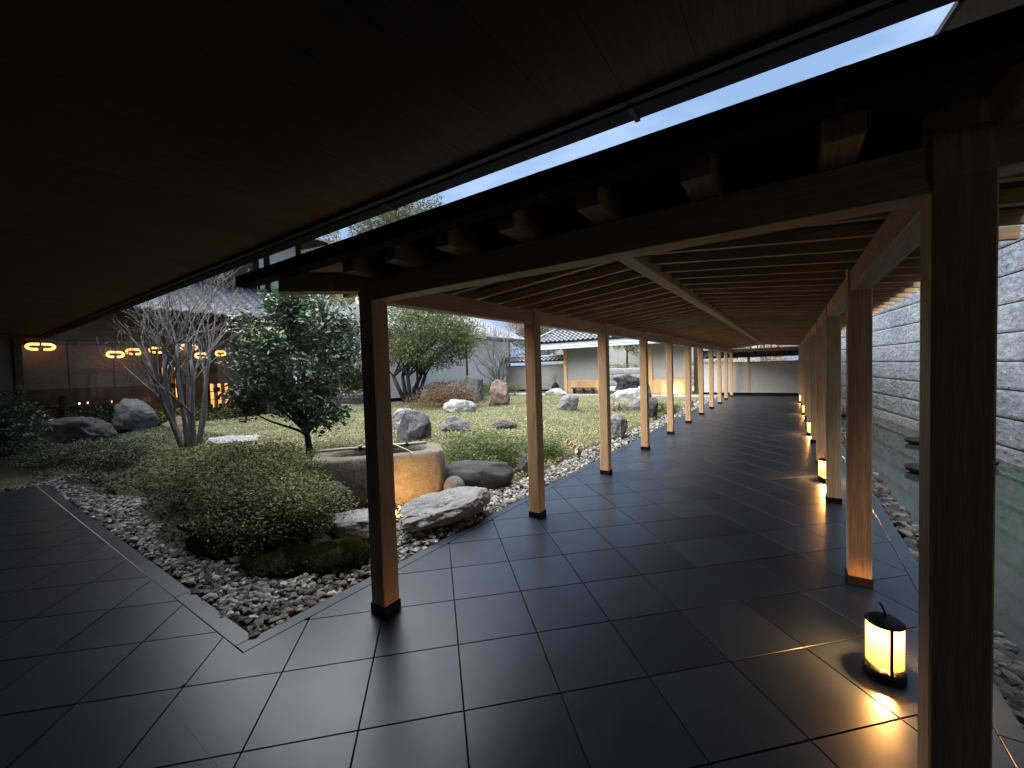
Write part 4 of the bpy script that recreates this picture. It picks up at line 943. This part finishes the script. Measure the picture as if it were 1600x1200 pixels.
# ------------------------------------------------------------------ white storehouse on the far left side
M_white = plain('white_plaster', (.84,.83,.80), .9, .1, 0, 2, .05, .06, .004)
sh = thing('storehouse', 'white plaster storehouse with dark posts and tiled roof behind the evergreen', 'building', (-17, 17, 0)); SX = -16.5
ys = [12.8, 15.2, 19.3, 24.0]
for a, b in zip(ys[:-1], ys[1:]): part('plaster_wall', MB().box(SX-.1, SX, a+.07, b-.07, .25, 3.45), M_white, sh)
for y in ys: part('post', MB().bbox(SX-.13, SX+.03, y-.075, y+.075, 0, 3.45, .005), WDZ, sh)
part('end_wall', MB().box(-22, SX-.1, 23.9, 24.0, 0, 3.45), M_plaster, sh); part('plinth', MB().box(-22, SX+.02, 12.8, 24, -.05, .25), M_black, sh)
part('wall_plate', MB().bbox(SX-.12, SX+.06, 12.4, 24.4, 3.45, 3.62, .005), WDY, sh)
part('roof_body', MB().add([(-15.4,12.1,3.52),(-15.4,24.9,3.52),(-19.2,23.4,5.45),(-19.2,13.6,5.45),(-23,12.1,3.52),(-23,24.9,3.52)], [(0,1,2,3),(3,2,5,4),(0,3,4),(1,5,2),(0,4,5,1)]), M_roofg, sh)
sv = Vector((-3.8, 0, 1.93)); place_tiles(sh, tile_mesh(.30, .28), (-15.35, 24.9, 3.55), (0,-1,0), (sv.x, sv.y, sv.z), (43, 17), .30, .25, lambda a, b: a > 1.5*b/sv.length and a < 12.8-1.5*b/sv.length, False)
part('eave_gutter', MB().box(-15.38, -15.28, 12.1, 24.9, 3.46, 3.53), M_roofg, sh); part('ridge', MB().bbox(-19.35, -19.05, 13.6, 23.4, 5.42, 5.65, .04), M_rt, sh)

# ------------------------------------------------------------------ restaurant wing with lit windows
wing = thing('restaurant_wing', 'dark two storey wing with large lit restaurant windows and tiled lean-to roof', 'building', (-16, 4, 0)); WXF = -16.0
bays = [.3, 1.55, 4.45, 5.15, 7.3]
part('eave_soffit', MB().box(WXF-.1, -14.87, -1.4, 8.15, 3.402, 3.415), WDY, wing)
part('frieze', MB().box(WXF-.12, WXF+.02, -1.4, 8.3, 3.401, 4.0), WDY, wing)
part('floor_slab', MB().box(-21, WXF+.05, -1, 8.3, -.05, .16), M_black, wing)
part('lintel', MB().bbox(WXF-.12, WXF+.06, -1, 8.3, 2.66, 3.4, .005), WDY, wing)
for y in (-1, 1.5, 4.45, 5.05, 7.35, 8.25): part('post', MB().bbox(WXF-.09, WXF+.07, y-.07, y+.07, .1, 3.4, .005), WDZ, wing)
part('wall', MB().box(WXF-.06, WXF+.0, -1, 1.43, .1, 2.66), M_wallin, wing)
part('wall', MB().box(WXF-.06, WXF+.0, 7.42, 8.18, .1, 2.66), M_wallin, wing)
for y0, y1 in ((1.57, 2.52), (2.52, 3.48), (3.48, 4.38), (5.12, 6.2), (6.2, 7.28)):
    part('glass_pane', MB().add([(WXF, y0+.01, .16), (WXF, y1-.01, .16), (WXF, y1-.01, 2.66), (WXF, y0+.01, 2.66)], [(0,1,2,3)]), M_glass, wing)
M_blind = plain('woven_blind', (.30,.24,.20), .8, .2, 0, 12, .2)
for y0, y1, zb in ((1.6, 2.5, 1.36), (2.54, 3.46, 1.36), (3.5, 4.36, 1.36), (5.15, 5.45, 1.36), (6.22, 7.26, 1.32)):
    mb = MB(); nS = 22
    for k in range(nS):
        z0 = zb + (2.6-zb)*k/nS; mb.box(WXF-1.15, WXF-1.14, y0, y1, z0+.004, z0+(2.6-zb)/nS-.004)
    part('window_blind', mb, M_blind, wing)
part('back_wall', MB().box(-21, -20.9, -1, 8.3, 0, 3.4), plain('warm_wall', (.13,.095,.075), .8, .2, 0, 2, .2), wing)
part('ceiling', MB().box(-21, WXF-.12, -1, 8.3, 3.36, 3.42), M_wallin, wing)
part('end_wall', MB().box(-21, WXF-.1, 8.2, 8.3, 0, 3.36), M_wallin, wing); part('end_wall', MB().box(-21, WXF-.1, -1.05, -.95, 0, 3.36), M_wallin, wing)
part('lean_to_roof', MB().add([(-14.85,-1.5,3.50),(-14.85,8.2,3.50),(-17.2,9.6,4.86),(-17.2,-1.5,4.86),(-14.85,-1.5,3.42),(-14.85,8.2,3.42),(-17.2,9.6,4.3),(-17.2,-1.5,4.3)],
     [(0,1,2,3),(4,7,6,5),(0,4,5,1),(1,5,6,2),(0,3,7,4),(2,6,7,3)]), M_gutter, wing)
sv2 = Vector((-2.35, 0, 1.36)); place_tiles(wing, tile_mesh(.30, .28), (-14.82, 8.2, 3.54), (0,-1,0), tuple(sv2), (32, 11), .30, .25, lambda a, b: True, False)
part('hip_ridge', MB().beam((-14.8, 8.2, 3.58), (-17.2, 8.5, 5.0), .34, .16), M_rt, wing)
part('end_roof', MB().add([(-14.85,8.25,3.48),(-17.2,8.5,4.88),(-17.2,11.0,3.9),(-15.2,10.6,3.48)], [(0,3,2,1),(0,1,2,3)]), M_rt, wing)
part('eave_gutter', MB().box(-14.86, -14.76, -1.5, 8.3, 3.42, 3.50), M_gutter, wing)
part('upper_wall', MB().box(-17.4, -17.25, -1, 7.75, 4.7, 7.2), WDZ, wing)
for y0, y1 in ((7.82, 8.05), (8.28, 9.4)): part('upper_plaster', MB().box(-17.4, -17.25, y0, y1, 4.6, 7.2), M_plaster, wing)
for y in (7.75, 8.16, 9.45): part('upper_post', MB().bbox(-17.42, -17.2, y-.1, y+.1, 4.6, 7.2, .005), M_gutter, wing)
part('upper_roof_sky_block', MB().add([(-16.2,-9,7.15),(-16.2,10.2,7.15),(-24,8.6,11.6),(-24,-9,11.6),(-16.2,-9,7.05),(-16.2,10.2,7.05),(-24,8.6,7.05),(-24,-9,7.05)], [(0,1,2,3),(4,7,6,5),(0,4,5,1),(1,5,6,2),(0,3,7,4),(2,6,7,3)]), M_gutter, wing)  # slope raised high out of view to keep sky out of the paving reflections
part('upper_end_wall', MB().box(-19, -17.4, 9.4, 9.55, 4.6, 7.2), M_plaster, wing)

# ring-shaped pendant lamps inside the windows
M_ring = emis('pendant_glow', (1, .47, .14), .26)
def pendant(y, z, w_, label, x=-16.75):
    t = thing('pendant_lamp', label, 'lamp', (x, y, z), 'ring pendant lamps in the restaurant')
    for s in (-1, 1):
        pts = []
        for k in range(13):
            a = math.pi*.5 + math.pi*k/12; pts.append((x+.05*math.cos(a)*0, y+s*(w_*.26 - w_*.0) + s*(-1)*(-w_*.24*abs(math.cos(a)))*1, z+.075*math.sin(a)))
        arc = [(x, y+s*w_*.04, z+.07)] + [(x, y+s*(w_*.26+w_*.22*math.sin(math.pi*k/10)), z+.07*math.cos(math.pi*k/10)) for k in range(11)] + [(x, y+s*w_*.10, z-.07)]
        part('ring_tube', MB().tube(arc, .034, 8), M_ring, t, True)
    part('cord', MB().tube([(x, y, z+.06), (x, y, 3.36)], .006, 5), M_black, t)
    return t
for y, z, w_, lab in ((1.98, 2.52, .52, 'glowing ring pendant lamp at the far left end of the window'), (3.45, 2.33, .37, 'glowing ring pendant lamp, lower one left of the maple'),
                      (3.88, 2.42, .37, 'glowing ring pendant lamp, higher one left of the maple'), (4.42, 2.48, .33, 'glowing ring pendant lamp half hidden by the window post'),
                      (5.28, 2.60, .46, 'glowing ring pendant lamp highest among the maple branches'), (5.62, 2.32, .34, 'glowing ring pendant lamp low behind the maple branches'), (6.2, 2.40, .29, 'glowing ring pendant lamp right of the maple stems')):
    pendant(y, z, w_, lab)
# furniture seen below the blinds
M_redwood = wood('lacquered_wood', 1, (.12,.06,.038), (.19,.095,.06)); M_spark = emis('candle_glow', (1, .72, .42), .3)
ct = thing('counter', 'long reddish counter with glasses behind the left window panes', 'counter', (-18.2, 3.3, .16))
part('counter_top', MB().bbox(-18.6, -17.8, 2.2, 4.4, .78, .84, .01), M_redwood, ct); part('counter_front', MB().box(-18.5, -17.95, 2.25, 4.35, .16, .78), M_redwood, ct)
gm = mk('glass_tumbler', *(lambda m: (m.v, m.f))(MB().lathe([(.0,0),(.015,0),(.02,.05),(.015,.06),(0,.03)], (0,0,0), 10)), M_spark)
ORD = ['leftmost', 'second from left', 'third from left', 'fourth from left', 'rightmost']
for k in range(5):
    ob = inst('table_light', gm, None, (-18.0-.12*(k % 3), 2.42+.36*k+.09*math.sin(k*2.3), .842)); tag(ob, 'tiny glinting glass light on the restaurant counter, ' + ORD[k], 'light', 'glass lights on the counter')
def lit_shelf(y0, y1, z0, z1, label, nx):
    t = thing('lit_shelf', label, 'shelf', (-19, (y0+y1)/2, z0)); x = -19.0
    part('back_panel', MB().box(x-.05, x-.03, y0, y1, z0, z1), emis('shelf_glow', (1, .45, .13), .16), t)
    for k in range(nx+1): part('upright', MB().box(x-.03, x+.25, y0+(y1-y0)*k/nx-.02, y0+(y1-y0)*k/nx+.02, z0, z1), WDZ, t)
    for k in range(4): part('shelf_board', MB().box(x-.03, x+.25, y0, y1, z0+(z1-z0)*k/3-.01, z0+(z1-z0)*k/3+.01), WDY, t)
    r = random.Random(int(y0*10)); 
    for k in range(10):
        yy = r.uniform(y0+.05, y1-.05); zz = z0+(z1-z0)*r.randrange(3)/3+.01; part('jar', MB().lathe([(0,0),(.05,0),(.06,.1),(.03,.16),(0,.16)], (x+.1, yy, zz), 8), M_redwood, t)
lit_shelf(5.05, 5.6, .85, 1.98, 'tall glowing shelf of bottles seen through the maple stems', 3)
lit_shelf(6.5, 7.25, .35, 1.32, 'low glowing shelf right of the maple stems', 3)
tb = thing('arm_chair', 'dark upholstered chair just inside the left window pane', 'chair', (-16.9, 2.05, .16))
part('seat', MB().bbox(-17.2, -16.6, 1.8, 2.35, .46, .62, .04), WDZ, tb); part('backrest', MB().bbox(-17.2, -16.6, 2.28, 2.40, .62, 1.15, .04), WDZ, tb)
for sx in (-17.15, -16.65):
    for sy in (1.85, 2.3): part('leg', MB().box(sx-.02, sx+.02, sy-.02, sy+.02, .16, .46), WDZ, tb)
ld = bpy.data.lights.new('restaurant_light', 'POINT'); ld.energy = 1.3; ld.color = (1, .62, .36); ld.shadow_soft_size = .4
lo = bpy.data.objects.new('restaurant_light', ld); link(lo); lo.parent = wing; lo.location = (-2.6, -.2, 2.4)
